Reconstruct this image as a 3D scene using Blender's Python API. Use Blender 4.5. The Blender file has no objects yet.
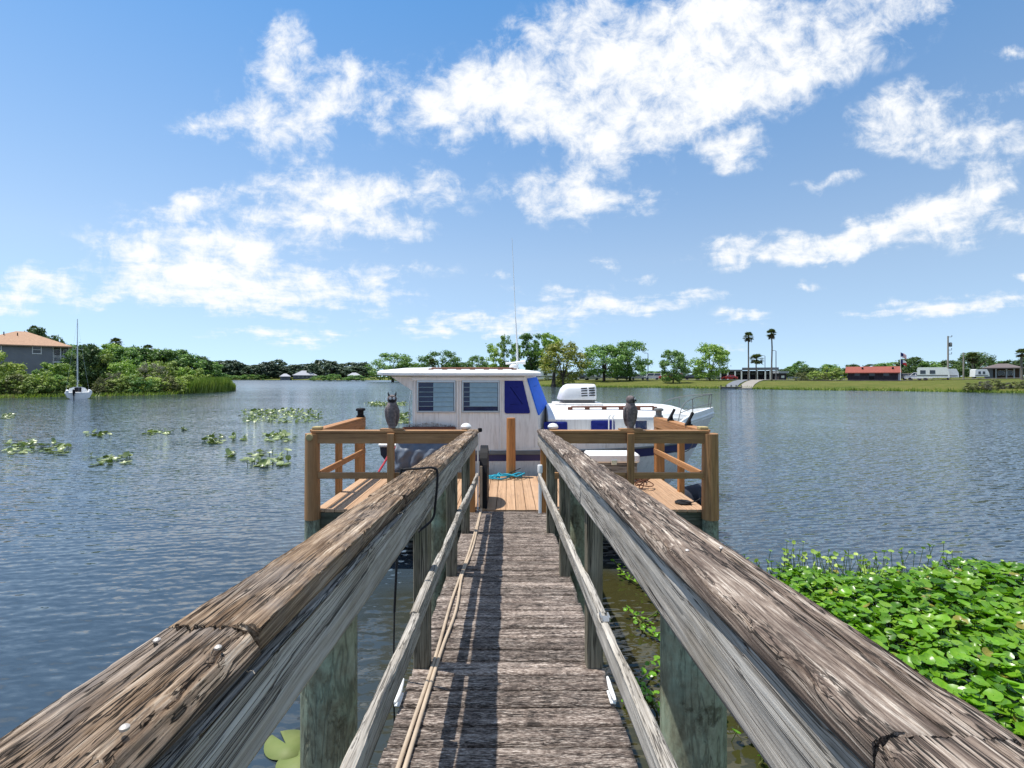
import bpy, bmesh, math, random
import numpy as np
from mathutils import Vector, Matrix
R = math.radians
random.seed(7)
rng = np.random.default_rng(7)
scene = bpy.context.scene
COL = scene.collection

# ------------------------------------------------------------------ camera
H = 2.57            # eye height above the water (water is z = 0)
F = 500.0           # focal length in pixels of a 1024 wide picture
cam_d = bpy.data.cameras.new('camera')
cam = bpy.data.objects.new('camera', cam_d)
COL.objects.link(cam)
cam.location = (0, 0, H)
cam.rotation_euler = (R(90), 0, 0)
cam_d.sensor_width = 36.0
cam_d.lens = 36.0 * F / 1024
cam_d.shift_x = 4.0 / 1024
cam_d.shift_y = -7.0 / 1024
cam_d.clip_start = 0.05
cam_d.clip_end = 6000
scene.camera = cam

# ------------------------------------------------------------------ exposure
scene.view_settings.view_transform = 'Standard'
scene.view_settings.look = 'None'
scene.view_settings.exposure = 0.45
scene.view_settings.gamma = 1.0
scene.view_settings.use_curve_mapping = False
scene.cycles.use_denoising = True
scene.cycles.max_bounces = 8
scene.cycles.transparent_max_bounces = 8

# ------------------------------------------------------------------ sun
SUN = Vector((-0.31, 0.055, 1.0)).normalized()
sun_d = bpy.data.lights.new('sun', 'SUN')
sun_d.energy = 4.2
sun_d.angle = R(0.5)
sun_d.color = (1.0, 0.955, 0.88)
sun = bpy.data.objects.new('sun', sun_d)
COL.objects.link(sun)
sun.location = (-20, -5, 60)
sun.rotation_euler = (-SUN).to_track_quat('-Z', 'Y').to_euler()

# ------------------------------------------------------------------ world: Nishita sky with clouds by direction
world = bpy.data.worlds.new('World')
scene.world = world
world.use_nodes = True
wt = world.node_tree
wt.nodes.clear()
def wn(t, **kw):
    n = wt.nodes.new(t)
    for k, v in kw.items():
        setattr(n, k, v)
    return n
def wmath(op, a, b=None, c=None, clamp=False):
    n = wn('ShaderNodeMath', operation=op, use_clamp=clamp)
    for i, v in enumerate((a, b, c)):
        if v is None: continue
        if isinstance(v, (int, float)): n.inputs[i].default_value = v
        else: wt.links.new(v, n.inputs[i])
    return n.outputs[0]
sky = wn('ShaderNodeTexSky', sky_type='NISHITA', sun_disc=False)
sky.sun_elevation = math.asin(SUN.z)
sky.sun_rotation = math.atan2(SUN.x, SUN.y) % (2 * math.pi)
sky.altitude = 0; sky.air_density = 1.0; sky.dust_density = 0.0; sky.ozone_density = 1.5
tc = wn('ShaderNodeTexCoord')
lift = wn('ShaderNodeMapping'); lift.inputs['Scale'].default_value = (1, 1, 0.80); lift.inputs['Location'].default_value = (0, 0, 0.17)
wt.links.new(tc.outputs['Generated'], lift.inputs[0]); wt.links.new(lift.outputs[0], sky.inputs['Vector'])   # soft clear horizon
sep = wn('ShaderNodeSeparateXYZ'); wt.links.new(tc.outputs['Generated'], sep.inputs[0])
dx, dy, dz = sep.outputs
yc = wmath('MAXIMUM', dy, 0.04)
u = wmath('DIVIDE', dx, yc); v = wmath('DIVIDE', dz, yc)
# cloud-layer coordinates: the layer is a plane overhead, so detail shrinks towards the horizon
zc = wmath('ADD', wmath('MAXIMUM', dz, 0.0), 0.13)
lay = wn('ShaderNodeCombineXYZ')
wt.links.new(wmath('DIVIDE', dx, zc), lay.inputs[0]); wt.links.new(wmath('DIVIDE', dy, zc), lay.inputs[1])
def wnoise(vec, scale, detail, rough, dist=0.0):
    n = wn('ShaderNodeTexNoise'); n.inputs['Scale'].default_value = scale
    n.inputs['Detail'].default_value = detail; n.inputs['Roughness'].default_value = rough
    n.inputs['Distortion'].default_value = dist
    wt.links.new(vec, n.inputs['Vector']); return n
uvv = wn('ShaderNodeCombineXYZ'); wt.links.new(u, uvv.inputs[0]); wt.links.new(v, uvv.inputs[1])
warp = wnoise(uvv.outputs[0], 7.0, 4, 0.6)
wsub = wn('ShaderNodeVectorMath', operation='SUBTRACT'); wt.links.new(warp.outputs['Color'], wsub.inputs[0]); wsub.inputs[1].default_value = (0.5, 0.5, 0.5)
wscl = wn('ShaderNodeVectorMath', operation='MULTIPLY'); wt.links.new(wsub.outputs[0], wscl.inputs[0]); wscl.inputs[1].default_value = (0.16, 0.10, 0)
wuv = wn('ShaderNodeVectorMath', operation='ADD'); wt.links.new(uvv.outputs[0], wuv.inputs[0]); wt.links.new(wscl.outputs[0], wuv.inputs[1])
CLOUDS = [  # x, y, rx, ry, tilt, weight : cloud banks seen from the pier, as directions
 (610,92,85,52,-10,1.3),(700,72,115,62,-12,1.5),(800,38,135,52,-18,1.4),(470,112,85,36,5,1.0),(535,52,80,36,-25,.85),
 (455,82,70,30,0,.75),(560,120,80,26,0,.9),(650,15,110,30,0,.9),(880,8,90,24,-14,.7),
 (345,206,100,36,3,1.25),(200,252,105,44,6,1.25),(275,288,130,25,4,1.2),(190,285,80,20,0,.8),
 (290,132,42,28,-20,.85),(350,82,50,36,-30,.85),(270,76,48,32,-40,.75),(225,118,52,18,-8,.75),(285,40,28,20,0,.55),(320,110,70,50,0,.4),
 (575,182,80,26,-12,1.05),(596,206,60,18,-10,.85),(430,180,60,20,0,.5),(735,151,44,19,-5,1.15),
 (900,114,52,26,-25,1.05),(955,138,95,21,-3,1.1),(830,182,38,9,-5,.95),
 (975,202,52,34,-30,1.1),(885,226,95,22,-16,1.1),(790,249,95,17,-9,1.05),(735,252,45,10,0,.7),
 (955,302,90,10,-7,1.0),(615,306,95,11,-3,.95),(500,325,90,12,-2,.95),(742,317,26,8,3,.9),(600,266,26,9,0,.7),
 (285,333,75,9,0,.8),(498,272,20,6,0,.7),(645,278,26,5,0,.6),(800,288,16,6,0,.7),(415,320,11,7,0,.8),
 (35,302,80,16,-6,.9),(60,280,60,12,-6,.7),(190,200,44,15,-10,.75),(1018,50,24,9,-10,.8),(1015,273,20,5,0,.6),(1020,222,30,16,0,.7),
 (560,290,60,7,0,.45),(700,300,40,6,0,.4),(850,315,40,5,0,.4),(740,345,24,5,0,.5),(400,272,60,10,0,.35),(640,150,30,16,0,.3),(1000,100,60,14,-14,.45)]
acc = None
for (cx, cy, rx, ry, rot, w) in CLOUDS:
    m = wn('ShaderNodeMapping', vector_type='TEXTURE')
    m.inputs['Location'].default_value = ((cx - 508) / F, (377 - cy) / F, 0)
    m.inputs['Rotation'].default_value = (0, 0, R(-rot))
    m.inputs['Scale'].default_value = (rx * 1.34 / F, ry * 1.34 / F, 1)
    wt.links.new(wuv.outputs[0], m.inputs[0])
    g = wn('ShaderNodeTexGradient', gradient_type='SPHERICAL'); wt.links.new(m.outputs[0], g.inputs[0])
    acc = wmath('MULTIPLY', g.outputs[1], w) if acc is None else wmath('MULTIPLY_ADD', g.outputs[1], w, acc)
acc = wmath('MINIMUM', wmath('MULTIPLY', acc, 1.0), 1.0)
# the rest of the sky, round the camera's back and overhead, carries unseen scattered cloud, cover raised to whiten the fill light
gen = wnoise(lay.outputs[0], 0.9, 3, 0.5)
genc = wmath('MULTIPLY', wmath('SUBTRACT', gen.outputs[0], 0.42), 4.0, clamp=True)
eu = wmath('ABSOLUTE', u); 
off = wmath('MAXIMUM', wmath('MULTIPLY', wmath('SUBTRACT', eu, 1.08), 4.0, clamp=True), wmath('MULTIPLY', wmath('SUBTRACT', v, 0.78), 4.0, clamp=True))
off = wmath('MAXIMUM', off, wmath('LESS_THAN', dy, 0.05))
cov = wmath('MULTIPLY_ADD', wmath('MULTIPLY', genc, 0.95), off, acc)
fb = wnoise(lay.outputs[0], 3.4, 9, 0.62, 0.25)
fb2 = wnoise(uvv.outputs[0], 17.0, 9, 0.68, 0.35)
fbm = wmath('ADD', wmath('MULTIPLY', fb.outputs[0], 0.5), wmath('MULTIPLY', fb2.outputs[0], 0.5))
dens = wmath('ADD', cov, wmath('MULTIPLY', wmath('SUBTRACT', fbm, 0.525), 4.7))
mr = wn('ShaderNodeMapRange', interpolation_type='SMOOTHSTEP'); wt.links.new(dens, mr.inputs[0])
mr.inputs[1].default_value = 0.0; mr.inputs[2].default_value = 1.15; mr.inputs[3].default_value = 0; mr.inputs[4].default_value = 1
alpha = wmath('MULTIPLY', mr.outputs[0], wmath('MULTIPLY', dz, 18.0, clamp=True))
alpha = wmath('MULTIPLY', alpha, wmath('MULTIPLY', cov, 3.5, clamp=True))
tint = wn('ShaderNodeMix', data_type='RGBA'); tint.inputs[6].default_value = (1.14, 1.05, 0.92, 1); tint.inputs[7].default_value = (0.52, 0.84, 0.97, 1)
mt = wn('ShaderNodeMapRange'); wt.links.new(dz, mt.inputs[0]); mt.inputs[1].default_value = 0.22; mt.inputs[2].default_value = 0.62; wt.links.new(mt.outputs[0], tint.inputs[0])
hs = wn('ShaderNodeMix', data_type='RGBA', blend_type='MULTIPLY'); hs.inputs[0].default_value = 1.0
wt.links.new(sky.outputs[0], hs.inputs[6]); wt.links.new(tint.outputs[2], hs.inputs[7])
bg1 = wn('ShaderNodeBackground'); bg1.inputs[1].default_value = 0.15; wt.links.new(hs.outputs[2], bg1.inputs[0])
bg2 = wn('ShaderNodeBackground'); bg2.inputs[0].default_value = (0.97, 0.985, 1.0, 1); bg2.inputs[1].default_value = 0.78
mx = wn('ShaderNodeMixShader'); wt.links.new(alpha, mx.inputs[0]); wt.links.new(bg1.outputs[0], mx.inputs[1]); wt.links.new(bg2.outputs[0], mx.inputs[2])
wo = wn('ShaderNodeOutputWorld'); wt.links.new(mx.outputs[0], wo.inputs[0])

# ------------------------------------------------------------------ helpers: pixels to places, noise, meshes
def at(px, py, d):
    return Vector(((px - 508) * d / F, d, H + (377 - py) * d / F))
def X(px, d): return (px - 508) * d / F
def Z(py, d): return H + (377 - py) * d / F

def vnoise(x, y, seed=0):
    x = np.asarray(x, float); y = np.asarray(y, float)
    xi = np.floor(x).astype(np.int64); yi = np.floor(y).astype(np.int64)
    xf = x - xi; yf = y - yi
    def h(a, b):
        n = (a * 374761393 + b * 668265263 + seed * 982451653) & 0x7fffffff
        n = ((n ^ (n >> 13)) * 1274126177) & 0x7fffffff
        return ((n ^ (n >> 16)) & 0xffff) / 65535.0
    sx = xf * xf * (3 - 2 * xf); sy = yf * yf * (3 - 2 * yf)
    a = h(xi, yi); b = h(xi + 1, yi); c = h(xi, yi + 1); d = h(xi + 1, yi + 1)
    return (a + (b - a) * sx) * (1 - sy) + (c + (d - c) * sx) * sy
def fbm2(x, y, seed=0, octs=4, gain=0.55):
    s = 0.0; a = 1.0; t = 0.0
    for o in range(octs):
        s = s + a * vnoise(x * 2 ** o + 17.3 * o, y * 2 ** o + 9.1 * o, seed + o); t += a; a *= gain
    return s / t

class MB:
    """collects shapes; build() links them as ONE mesh object"""
    def __init__(self): self.v = []; self.f = []; self.m = []; self.cur = 0
    def add(self, vs, fs):
        o = len(self.v); self.v += [tuple(p) for p in vs]
        for f in fs: self.f.append(tuple(i + o for i in f)); self.m.append(self.cur)
    def box(self, x0, x1, y0, y1, z0, z1, b=0.0, M=None, shear=None):
        cx, cy, cz = (x0 + x1) / 2, (y0 + y1) / 2, (z0 + z1) / 2
        hx, hy, hz = abs(x1 - x0) / 2, abs(y1 - y0) / 2, abs(z1 - z0) / 2
        b = min(b, hx * .9, hy * .9, hz * .9)
        vs = []; fs = []
        if b <= 0:
            for sx in (-1, 1):
                for sy in (-1, 1):
                    for sz in (-1, 1): vs.append(Vector((sx * hx, sy * hy, sz * hz)))
            fs = [(0,1,3,2),(4,6,7,5),(0,4,5,1),(2,3,7,6),(0,2,6,4),(1,5,7,3)]
        else:
            idx = {}
            for sx in (-1, 1):
                for sy in (-1, 1):
                    for sz in (-1, 1):
                        idx[sx, sy, sz] = len(vs)
                        vs.append(Vector((sx * hx, sy * (hy - b), sz * (hz - b))))
                        vs.append(Vector((sx * (hx - b), sy * hy, sz * (hz - b))))
                        vs.append(Vector((sx * (hx - b), sy * (hy - b), sz * hz)))
            I = lambda s, k: idx[s] + k
            for s in (-1, 1):
                q = [(s,-1,-1),(s,1,-1),(s,1,1),(s,-1,1)]; fs.append([I(c, 0) for c in (q if s > 0 else q[::-1])])
                q = [(-1,s,-1),(-1,s,1),(1,s,1),(1,s,-1)]; fs.append([I(c, 1) for c in (q if s > 0 else q[::-1])])
                q = [(-1,-1,s),(1,-1,s),(1,1,s),(-1,1,s)]; fs.append([I(c, 2) for c in (q if s > 0 else q[::-1])])
            for a in (-1, 1):
                for c in (-1, 1):
                    fs.append([I((a,c,-1),0), I((a,c,-1),1), I((a,c,1),1), I((a,c,1),0)])
                    fs.append([I((a,-1,c),0), I((a,-1,c),2), I((a,1,c),2), I((a,1,c),0)])
                    fs.append([I((-1,a,c),1), I((-1,a,c),2), I((1,a,c),2), I((1,a,c),1)])
            for k in idx: fs.append([I(k,0), I(k,1), I(k,2)])
        out = []
        for p in vs:
            q = p + Vector((cx, cy, cz))
            if M is not None: q = M @ q
            if shear is not None: q = Vector((q.x, q.y, q.z + shear(q.y)))
            out.append(q)
        self.add(out, fs); return self
    def tube(self, pts, r, n=8, caps=True, closed=False):
        pts = [Vector(p) for p in pts]; L = len(pts)
        rs = r if isinstance(r, (list, tuple)) else [r] * L
        vs = []; fs = []; prev = None
        for i, p in enumerate(pts):
            if closed: t = pts[(i + 1) % L] - pts[i - 1]
            else: t = pts[min(i + 1, L - 1)] - pts[max(i - 1, 0)]
            t.normalize()
            if prev is None:
                up = Vector((0, 0, 1)) if abs(t.z) < 0.9 else Vector((1, 0, 0))
                a = t.cross(up).normalized()
            else:
                a = (prev - t * prev.dot(t))
                a = a.normalized() if a.length > 1e-6 else t.orthogonal().normalized()
            prev = a; b = t.cross(a)
            for k in range(n):
                an = 2 * math.pi * k / n
                vs.append(p + (a * math.cos(an) + b * math.sin(an)) * rs[i])
        for i in range(L if closed else L - 1):
            j = (i + 1) % L
            for k in range(n):
                k2 = (k + 1) % n
                fs.append((i*n+k, i*n+k2, j*n+k2, j*n+k))
        if caps and not closed:
            fs.append(tuple(range(n))[::-1]); fs.append(tuple((L-1)*n + k for k in range(n)))
        self.add(vs, fs); return self
    def lathe(self, prof, c=(0,0,0), n=16, sx=1.0, sy=1.0):
        vs = []; fs = []; c = Vector(c)
        for (r, z) in prof:
            for k in range(n):
                a = 2 * math.pi * k / n
                vs.append(c + Vector((r * sx * math.cos(a), r * sy * math.sin(a), z)))
        for i in range(len(prof) - 1):
            for k in range(n):
                k2 = (k + 1) % n
                fs.append((i*n+k, i*n+k2, (i+1)*n+k2, (i+1)*n+k))
        fs.append(tuple(range(n))[::-1]); fs.append(tuple((len(prof)-1)*n + k for k in range(n)))
        self.add(vs, fs); return self
    def prism(self, poly, fn0, fn1):
        """polygon of 2D points, front by fn0(a,b), back by fn1(a,b)"""
        n = len(poly)
        vs = [fn0(*p) for p in poly] + [fn1(*p) for p in poly]
        fs = [tuple(range(n)), tuple(range(2*n-1, n-1, -1))]
        for i in range(n):
            j = (i + 1) % n
            fs.append((i, i + n, j + n, j))
        self.add(vs, fs); return self
    def loft(self, rings, close=True, caps=True):
        n = len(rings[0]); vs = [p for r in rings for p in r]; fs = []
        for i in range(len(rings) - 1):
            for k in range(n if close else n - 1):
                k2 = (k + 1) % n
                fs.append((i*n+k, i*n+k2, (i+1)*n+k2, (i+1)*n+k))
        if caps:
            fs.append(tuple(range(n))[::-1]); fs.append(tuple((len(rings)-1)*n + k for k in range(n)))
        self.add(vs, fs); return self
    def mesh(self, name, mats, smooth=None, recalc=True):
        me = bpy.data.meshes.new(name)
        me.from_pydata(self.v, [], self.f)
        if not isinstance(mats, (list, tuple)): mats = [mats]
        for m in mats: me.materials.append(m)
        if len(mats) > 1: me.polygons.foreach_set('material_index', self.m)
        if recalc:
            bm = bmesh.new(); bm.from_mesh(me); bmesh.ops.recalc_face_normals(bm, faces=bm.faces); bm.to_mesh(me); bm.free()
        if smooth is not None:
            me.polygons.foreach_set('use_smooth', [True] * len(me.polygons))
            me.set_sharp_from_angle(angle=R(smooth))
        me.update(); return me
    def build(self, name, mats, parent=None, smooth=None):
        return obj(name, self.mesh(name, mats, smooth), parent)
def obj(name, me, parent=None):
    o = bpy.data.objects.new(name, me); COL.objects.link(o)
    if parent is not None: o.parent = parent; o.matrix_parent_inverse = Matrix.Identity(4)
    return o
def empty(name, loc=(0,0,0), rz=0.0):
    o = bpy.data.objects.new(name, None); COL.objects.link(o)
    o.location = loc; o.rotation_euler = (0, 0, rz); o.empty_display_size = 0.2; return o
def tag(o, label=None, cat=None, group=None, kind=None):
    if label: o['label'] = label
    if cat: o['category'] = cat
    if group: o['group'] = group
    if kind: o['kind'] = kind
    return o
def thing(name, label, cat, loc=(0,0,0), rz=0.0, group=None):
    return tag(empty(name, loc, rz), label, cat, group)
def mesh_np(name, verts, faces, mat, smooth=False):
    verts = np.asarray(verts, np.float32); faces = np.asarray(faces, np.int32)
    me = bpy.data.meshes.new(name); k = faces.shape[1]
    me.vertices.add(len(verts)); me.vertices.foreach_set('co', verts.ravel())
    me.loops.add(faces.size); me.loops.foreach_set('vertex_index', faces.ravel())
    me.polygons.add(len(faces)); me.polygons.foreach_set('loop_start', np.arange(0, faces.size, k, dtype=np.int32))
    try: me.polygons.foreach_set('loop_total', np.full(len(faces), k, np.int32))
    except Exception: pass
    if smooth: me.polygons.foreach_set('use_smooth', np.ones(len(faces), bool))
    for m in (mat if isinstance(mat, (list, tuple)) else [mat]): me.materials.append(m)
    me.update(calc_edges=True); me.validate(); return me
def copy_tree(o, parent=None):
    c = o.copy(); COL.objects.link(c); c.parent = parent
    for ch in list(o.children): copy_tree(ch, c)
    return c

# ------------------------------------------------------------------ materials
class NT:
    def __init__(self, name):
        self.mat = bpy.data.materials.new(name); self.mat.use_nodes = True
        self.t = self.mat.node_tree; self.t.nodes.clear()
        self.out = self.n('ShaderNodeOutputMaterial'); self.b = self.n('ShaderNodeBsdfPrincipled')
        self.t.links.new(self.b.outputs[0], self.out.inputs[0])
    def n(self, t, **kw):
        x = self.t.nodes.new(t)
        for k, v in kw.items(): setattr(x, k, v)
        return x
    def link(self, a, b): self.t.links.new(a, b)
    def set(self, sock, v):
        if isinstance(v, (int, float, tuple)): sock.default_value = v
        else: self.link(v, sock)
    def math(self, op, a, b=None, c=None, clamp=False):
        x = self.n('ShaderNodeMath', operation=op, use_clamp=clamp)
        for i, v in enumerate((a, b, c)):
            if v is not None: self.set(x.inputs[i], v)
        return x.outputs[0]
    def noise(self, vec, scale, detail=4, rough=0.55, dist=0.0):
        x = self.n('ShaderNodeTexNoise')
        for k, v in (('Scale', scale), ('Detail', detail), ('Roughness', rough), ('Distortion', dist)): x.inputs[k].default_value = v
        self.link(vec, x.inputs['Vector']); return x.outputs[0]
    def mapping(self, vec, scale=(1,1,1), rot=(0,0,0), loc=(0,0,0)):
        x = self.n('ShaderNodeMapping'); x.inputs['Scale'].default_value = scale; x.inputs['Rotation'].default_value = rot; x.inputs['Location'].default_value = loc
        self.link(vec, x.inputs[0]); return x.outputs[0]
    def ramp(self, fac, stops, interp='LINEAR'):
        x = self.n('ShaderNodeValToRGB'); x.color_ramp.interpolation = interp; e = x.color_ramp.elements
        while len(e) < len(stops): e.new(0.5)
        for el, (p, c) in zip(e, stops): el.position = p; el.color = (*c, 1) if len(c) == 3 else c
        self.link(fac, x.inputs[0]); return x.outputs[0]
    def mix(self, fac, a, b, blend='MIX'):
        x = self.n('ShaderNodeMix', data_type='RGBA', blend_type=blend)
        self.set(x.inputs[0], fac)
        for s, v in ((x.inputs[6], a), (x.inputs[7], b)):
            if isinstance(v, tuple): s.default_value = (*v[:3], 1)
            else: self.link(v, s)
        return x.outputs[2]
    def smooth(self, v, a, b):
        x = self.n('ShaderNodeMapRange', interpolation_type='SMOOTHSTEP'); self.link(v, x.inputs[0])
        x.inputs[1].default_value = a; x.inputs[2].default_value = b; return x.outputs[0]
    def bump(self, h, strength, dist):
        x = self.n('ShaderNodeBump'); x.inputs['Strength'].default_value = strength; x.inputs['Distance'].default_value = dist
        self.link(h, x.inputs['Height']); self.link(x.outputs[0], self.b.inputs['Normal'])
    def coords(self, rand=True):
        tcn = self.n('ShaderNodeTexCoord'); v = tcn.outputs['Object']
        if rand:
            oi = self.n('ShaderNodeObjectInfo'); a = self.n('ShaderNodeVectorMath', operation='ADD'); s = self.n('ShaderNodeVectorMath', operation='SCALE')
            s.inputs[0].default_value = (31.7, 17.1, 23.9); self.link(oi.outputs['Random'], s.inputs['Scale'])
            self.link(v, a.inputs[0]); self.link(s.outputs[0], a.inputs[1]); self.rand = oi.outputs['Random']; return a.outputs[0]
        return v
    def base(self, c, rough=0.5, spec=0.5, metal=0.0):
        self.set(self.b.inputs['Base Color'], (*c, 1) if isinstance(c, tuple) and len(c) == 3 else c)
        self.set(self.b.inputs['Roughness'], rough); self.b.inputs['Specular IOR Level'].default_value = spec; self.b.inputs['Metallic'].default_value = metal

def plain(name, c, rough=0.55, spec=0.4, metal=0.0, vary=0.12, scale=6.0, bump=0.0, dirt=None, dirt_amt=0.5, streak=False):
    m = NT(name); v = m.coords()
    n = m.noise(v, scale, 5, 0.6)
    lo = tuple(x * (1 - vary) for x in c); hi = tuple(min(1, x * (1 + vary)) for x in c)
    col = m.ramp(n, [(0.3, lo), (0.7, hi)])
    if dirt:
        vv = m.mapping(v, (14, 14, 1.2)) if streak else m.mapping(v, (3, 3, 3))
        d = m.noise(vv, 1.6, 7, 0.68)
        col = m.mix(m.math('MULTIPLY', m.smooth(d, 0.45, 0.72), dirt_amt), col, dirt)
    m.base(col, m.math('MULTIPLY_ADD', n, 0.15, rough - 0.07), spec, metal)
    if bump: m.bump(m.noise(v, scale * 6, 4, 0.6), bump, 0.01)
    return m.mat

def wood(name, axis, stops, fine=90.0, stretch=0.025, patch=None, patch_amt=0.6, patch_scale=2.5, crack=0.7, bump=0.6, dist=0.006, rough=0.85, tint=None, stains=None, rand_val=0.0, wts=(.42, .38, .2)):
    m = NT(name); v = m.coords()
    sc = [1.0, 1.0, 1.0]; sc['XYZ'.index(axis)] = stretch
    sw = [2.2, 2.2, 2.2]; sw['XYZ'.index(axis)] = 1.1
    wv = m.noise(m.mapping(v, tuple(sw)), 1.6, 2, 0.5)     # slow wander of the grain
    vm = m.n('ShaderNodeVectorMath', operation='MULTIPLY_ADD')
    cb = m.n('ShaderNodeCombineXYZ')
    for i in range(3): m.link(wv, cb.inputs[i])
    m.link(cb.outputs[0], vm.inputs[0]); w = [0.020, 0.020, 0.020]; w['XYZ'.index(axis)] = 0.0
    vm.inputs[1].default_value = w; m.link(v, vm.inputs[2])
    g = m.mapping(vm.outputs[0], tuple(sc))
    g1 = m.mapping(vm.outputs[0], tuple(q if i != 'XYZ'.index(axis) else min(1.0, stretch * 3.2) for i, q in enumerate(sc)))
    n1 = m.noise(g1, fine, 6, 0.7); n2 = m.noise(g, fine * 0.28, 4, 0.6, 0.3); n3 = m.noise(g, fine * 0.11, 3, 0.5)
    val = m.math('ADD', m.math('MULTIPLY', n1, wts[0]), m.math('ADD', m.math('MULTIPLY', n2, wts[1]), m.math('MULTIPLY', n3, wts[2])))
    col = m.ramp(val, stops)
    if patch:
        p = m.noise(v, patch_scale, 6, 0.65)
        col = m.mix(m.math('MULTIPLY', m.smooth(p, 0.46, 0.68), patch_amt), col, m.mix(n1, tuple(x * 0.55 for x in patch), tuple(min(1, x * 1.25) for x in patch)))
    if stains:
        p = m.noise(m.mapping(v, (1, 1, 1), loc=(5, 3, 1)), 9.0, 7, 0.7)
        col = m.mix(m.math('MULTIPLY', m.smooth(p, 0.55, 0.66), 0.75), col, stains)
    n4 = m.noise(m.mapping(g, (1, 1, 1), loc=(3.3, 7.7, 1.1)), fine * 0.42, 2, 0.5)
    ck = m.math('MINIMUM', m.smooth(m.math('ABSOLUTE', m.math('SUBTRACT', n2, 0.5)), 0.002, 0.020), m.smooth(m.math('ABSOLUTE', m.math('SUBTRACT', n4, 0.47)), 0.004, 0.03))    # 0 in the crack
    gate = m.smooth(m.noise(m.mapping(g, (1, 1, 1)), fine * 0.09, 3, 0.5), 0.50, 0.60)
    ck = m.math('MAXIMUM', ck, gate)
    col = m.mix(m.math('MULTIPLY', m.math('SUBTRACT', 1.0, ck), crack), col, (0.012, 0.010, 0.008))
    if rand_val:
        k = m.math('MULTIPLY_ADD', m.rand, 2 * rand_val, 1 - rand_val)
        x = m.n('ShaderNodeCombineXYZ'); [m.link(k, x.inputs[i]) for i in range(3)]
        col = m.mix(1.0, col, x.outputs[0], 'MULTIPLY')
    m.base(col, rough, 0.25)
    h = m.math('ADD', m.math('MULTIPLY', n1, 0.55), m.math('ADD', m.math('MULTIPLY', n2, 0.5), m.math('MULTIPLY', ck, 0.45)))
    m.bump(h, bump, dist)
    return m.mat

M = {}
M['cap_left'] = wood('weathered_cap_left', 'Y', [(0.37,(.026,.017,.011)),(0.45,(.14,.09,.055)),(0.53,(.31,.215,.138)),(0.63,(.62,.51,.39))], 210, .006, patch=(.27,.25,.235), patch_amt=.5, crack=.95, bump=1.0, dist=.006, rough=.9, wts=(.5, .36, .14))
M['cap_right'] = wood('weathered_cap_right', 'Y', [(0.37,(.026,.019,.015)),(0.45,(.125,.090,.070)),(0.525,(.28,.218,.172)),(0.62,(.66,.575,.48))], 210, .006, patch=(.085,.062,.05), patch_amt=.6, crack=.95, bump=1.0, dist=.006, rough=.9, wts=(.5, .36, .14))
M['fascia'] = wood('grey_fascia', 'Y', [(0.35,(.11,.095,.08)),(0.44,(.33,.30,.26)),(0.54,(.52,.485,.43)),(0.66,(.68,.645,.58))], 170, .007, patch=(.28,.235,.17), patch_amt=.45, patch_scale=3.0, crack=.85, bump=.8, dist=.004)
M['midrail'] = wood('grey_mid_rail', 'Y', [(0.34,(.14,.125,.105)),(0.46,(.36,.33,.29)),(0.56,(.52,.485,.43)),(0.7,(.64,.61,.55))], 170, .008, patch=(.26,.22,.165), patch_amt=.5, crack=.8, bump=.7, dist=.004)
M['plank'] = wood('weathered_plank', 'X', [(0.375,(.020,.015,.012)),(0.455,(.14,.105,.086)),(0.53,(.32,.258,.215)),(0.62,(.66,.58,.51))], 210, .06, patch=(.085,.062,.053), patch_amt=.6, patch_scale=9.0, crack=.9, bump=1.0, dist=.005, stains=(.045,.035,.03), rand_val=.22, wts=(.74, .2, .06))
M['post'] = wood('grey_brown_post', 'Z', [(0.34,(.05,.043,.030)),(0.46,(.16,.14,.10)),(0.56,(.27,.24,.18)),(0.7,(.38,.345,.27))], 120, .015, patch=(.14,.14,.075), patch_amt=.6, patch_scale=3.0, crack=.85, bump=.7, dist=.005)
M['pile'] = wood('mossy_pile', 'Z', [(0.32,(.075,.07,.042)),(0.45,(.18,.18,.12)),(0.56,(.28,.30,.21)),(0.72,(.42,.45,.34))], 45, .16, patch=(.33,.42,.31), patch_amt=.85, patch_scale=6.0, crack=.35, bump=.7, dist=.006, stains=(.07,.062,.035))
M['wetwood'] = wood('dark_beam', 'X', [(0.3,(.03,.03,.022)),(0.5,(.10,.10,.075)),(0.7,(.2,.2,.16))], 40, .04, patch=(.06,.075,.04), crack=.8, bump=.6)
M['brown'] = wood('brown_stained_rail', 'X', [(0.3, (0.217, 0.109, 0.046)), (0.5, (0.37, 0.196, 0.084)), (0.7, (0.478, 0.268, 0.128))], 50, .02, patch=(.18,.10,.055), patch_amt=.35, crack=.25, bump=.25, dist=.003, rough=.6)
M['brownz'] = wood('brown_stained_post', 'Z', [(0.3, (0.217, 0.104, 0.043)), (0.5, (0.377, 0.196, 0.084)), (0.7, (0.507, 0.29, 0.145))], 45, .03, patch=(.3,.19,.09), patch_amt=.35, crack=.35, bump=.3, dist=.003, rough=.6)
M['orange'] = wood('orange_stained_rail', 'Y', [(0.3,(.28,.125,.045)),(0.5,(.42,.205,.085)),(0.7,(.52,.29,.14))], 50, .02, crack=.25, bump=.25, dist=.003, rough=.6)
M['orangez'] = wood('orange_stained_post', 'Z', [(0.3,(.30,.12,.035)),(0.5,(.44,.19,.062)),(0.7,(.52,.26,.10))], 45, .03, crack=.3, bump=.25, dist=.003, rough=.55)
M['peach'] = wood('peach_deck_board', 'Y', [(0.3,(.34,.20,.115)),(0.5,(.47,.295,.175)),(0.7,(.56,.375,.24))], 50, .02, patch=(.36,.23,.15), patch_amt=.3, crack=.3, bump=.25, dist=.003, rough=.7, rand_val=.09)
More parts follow.
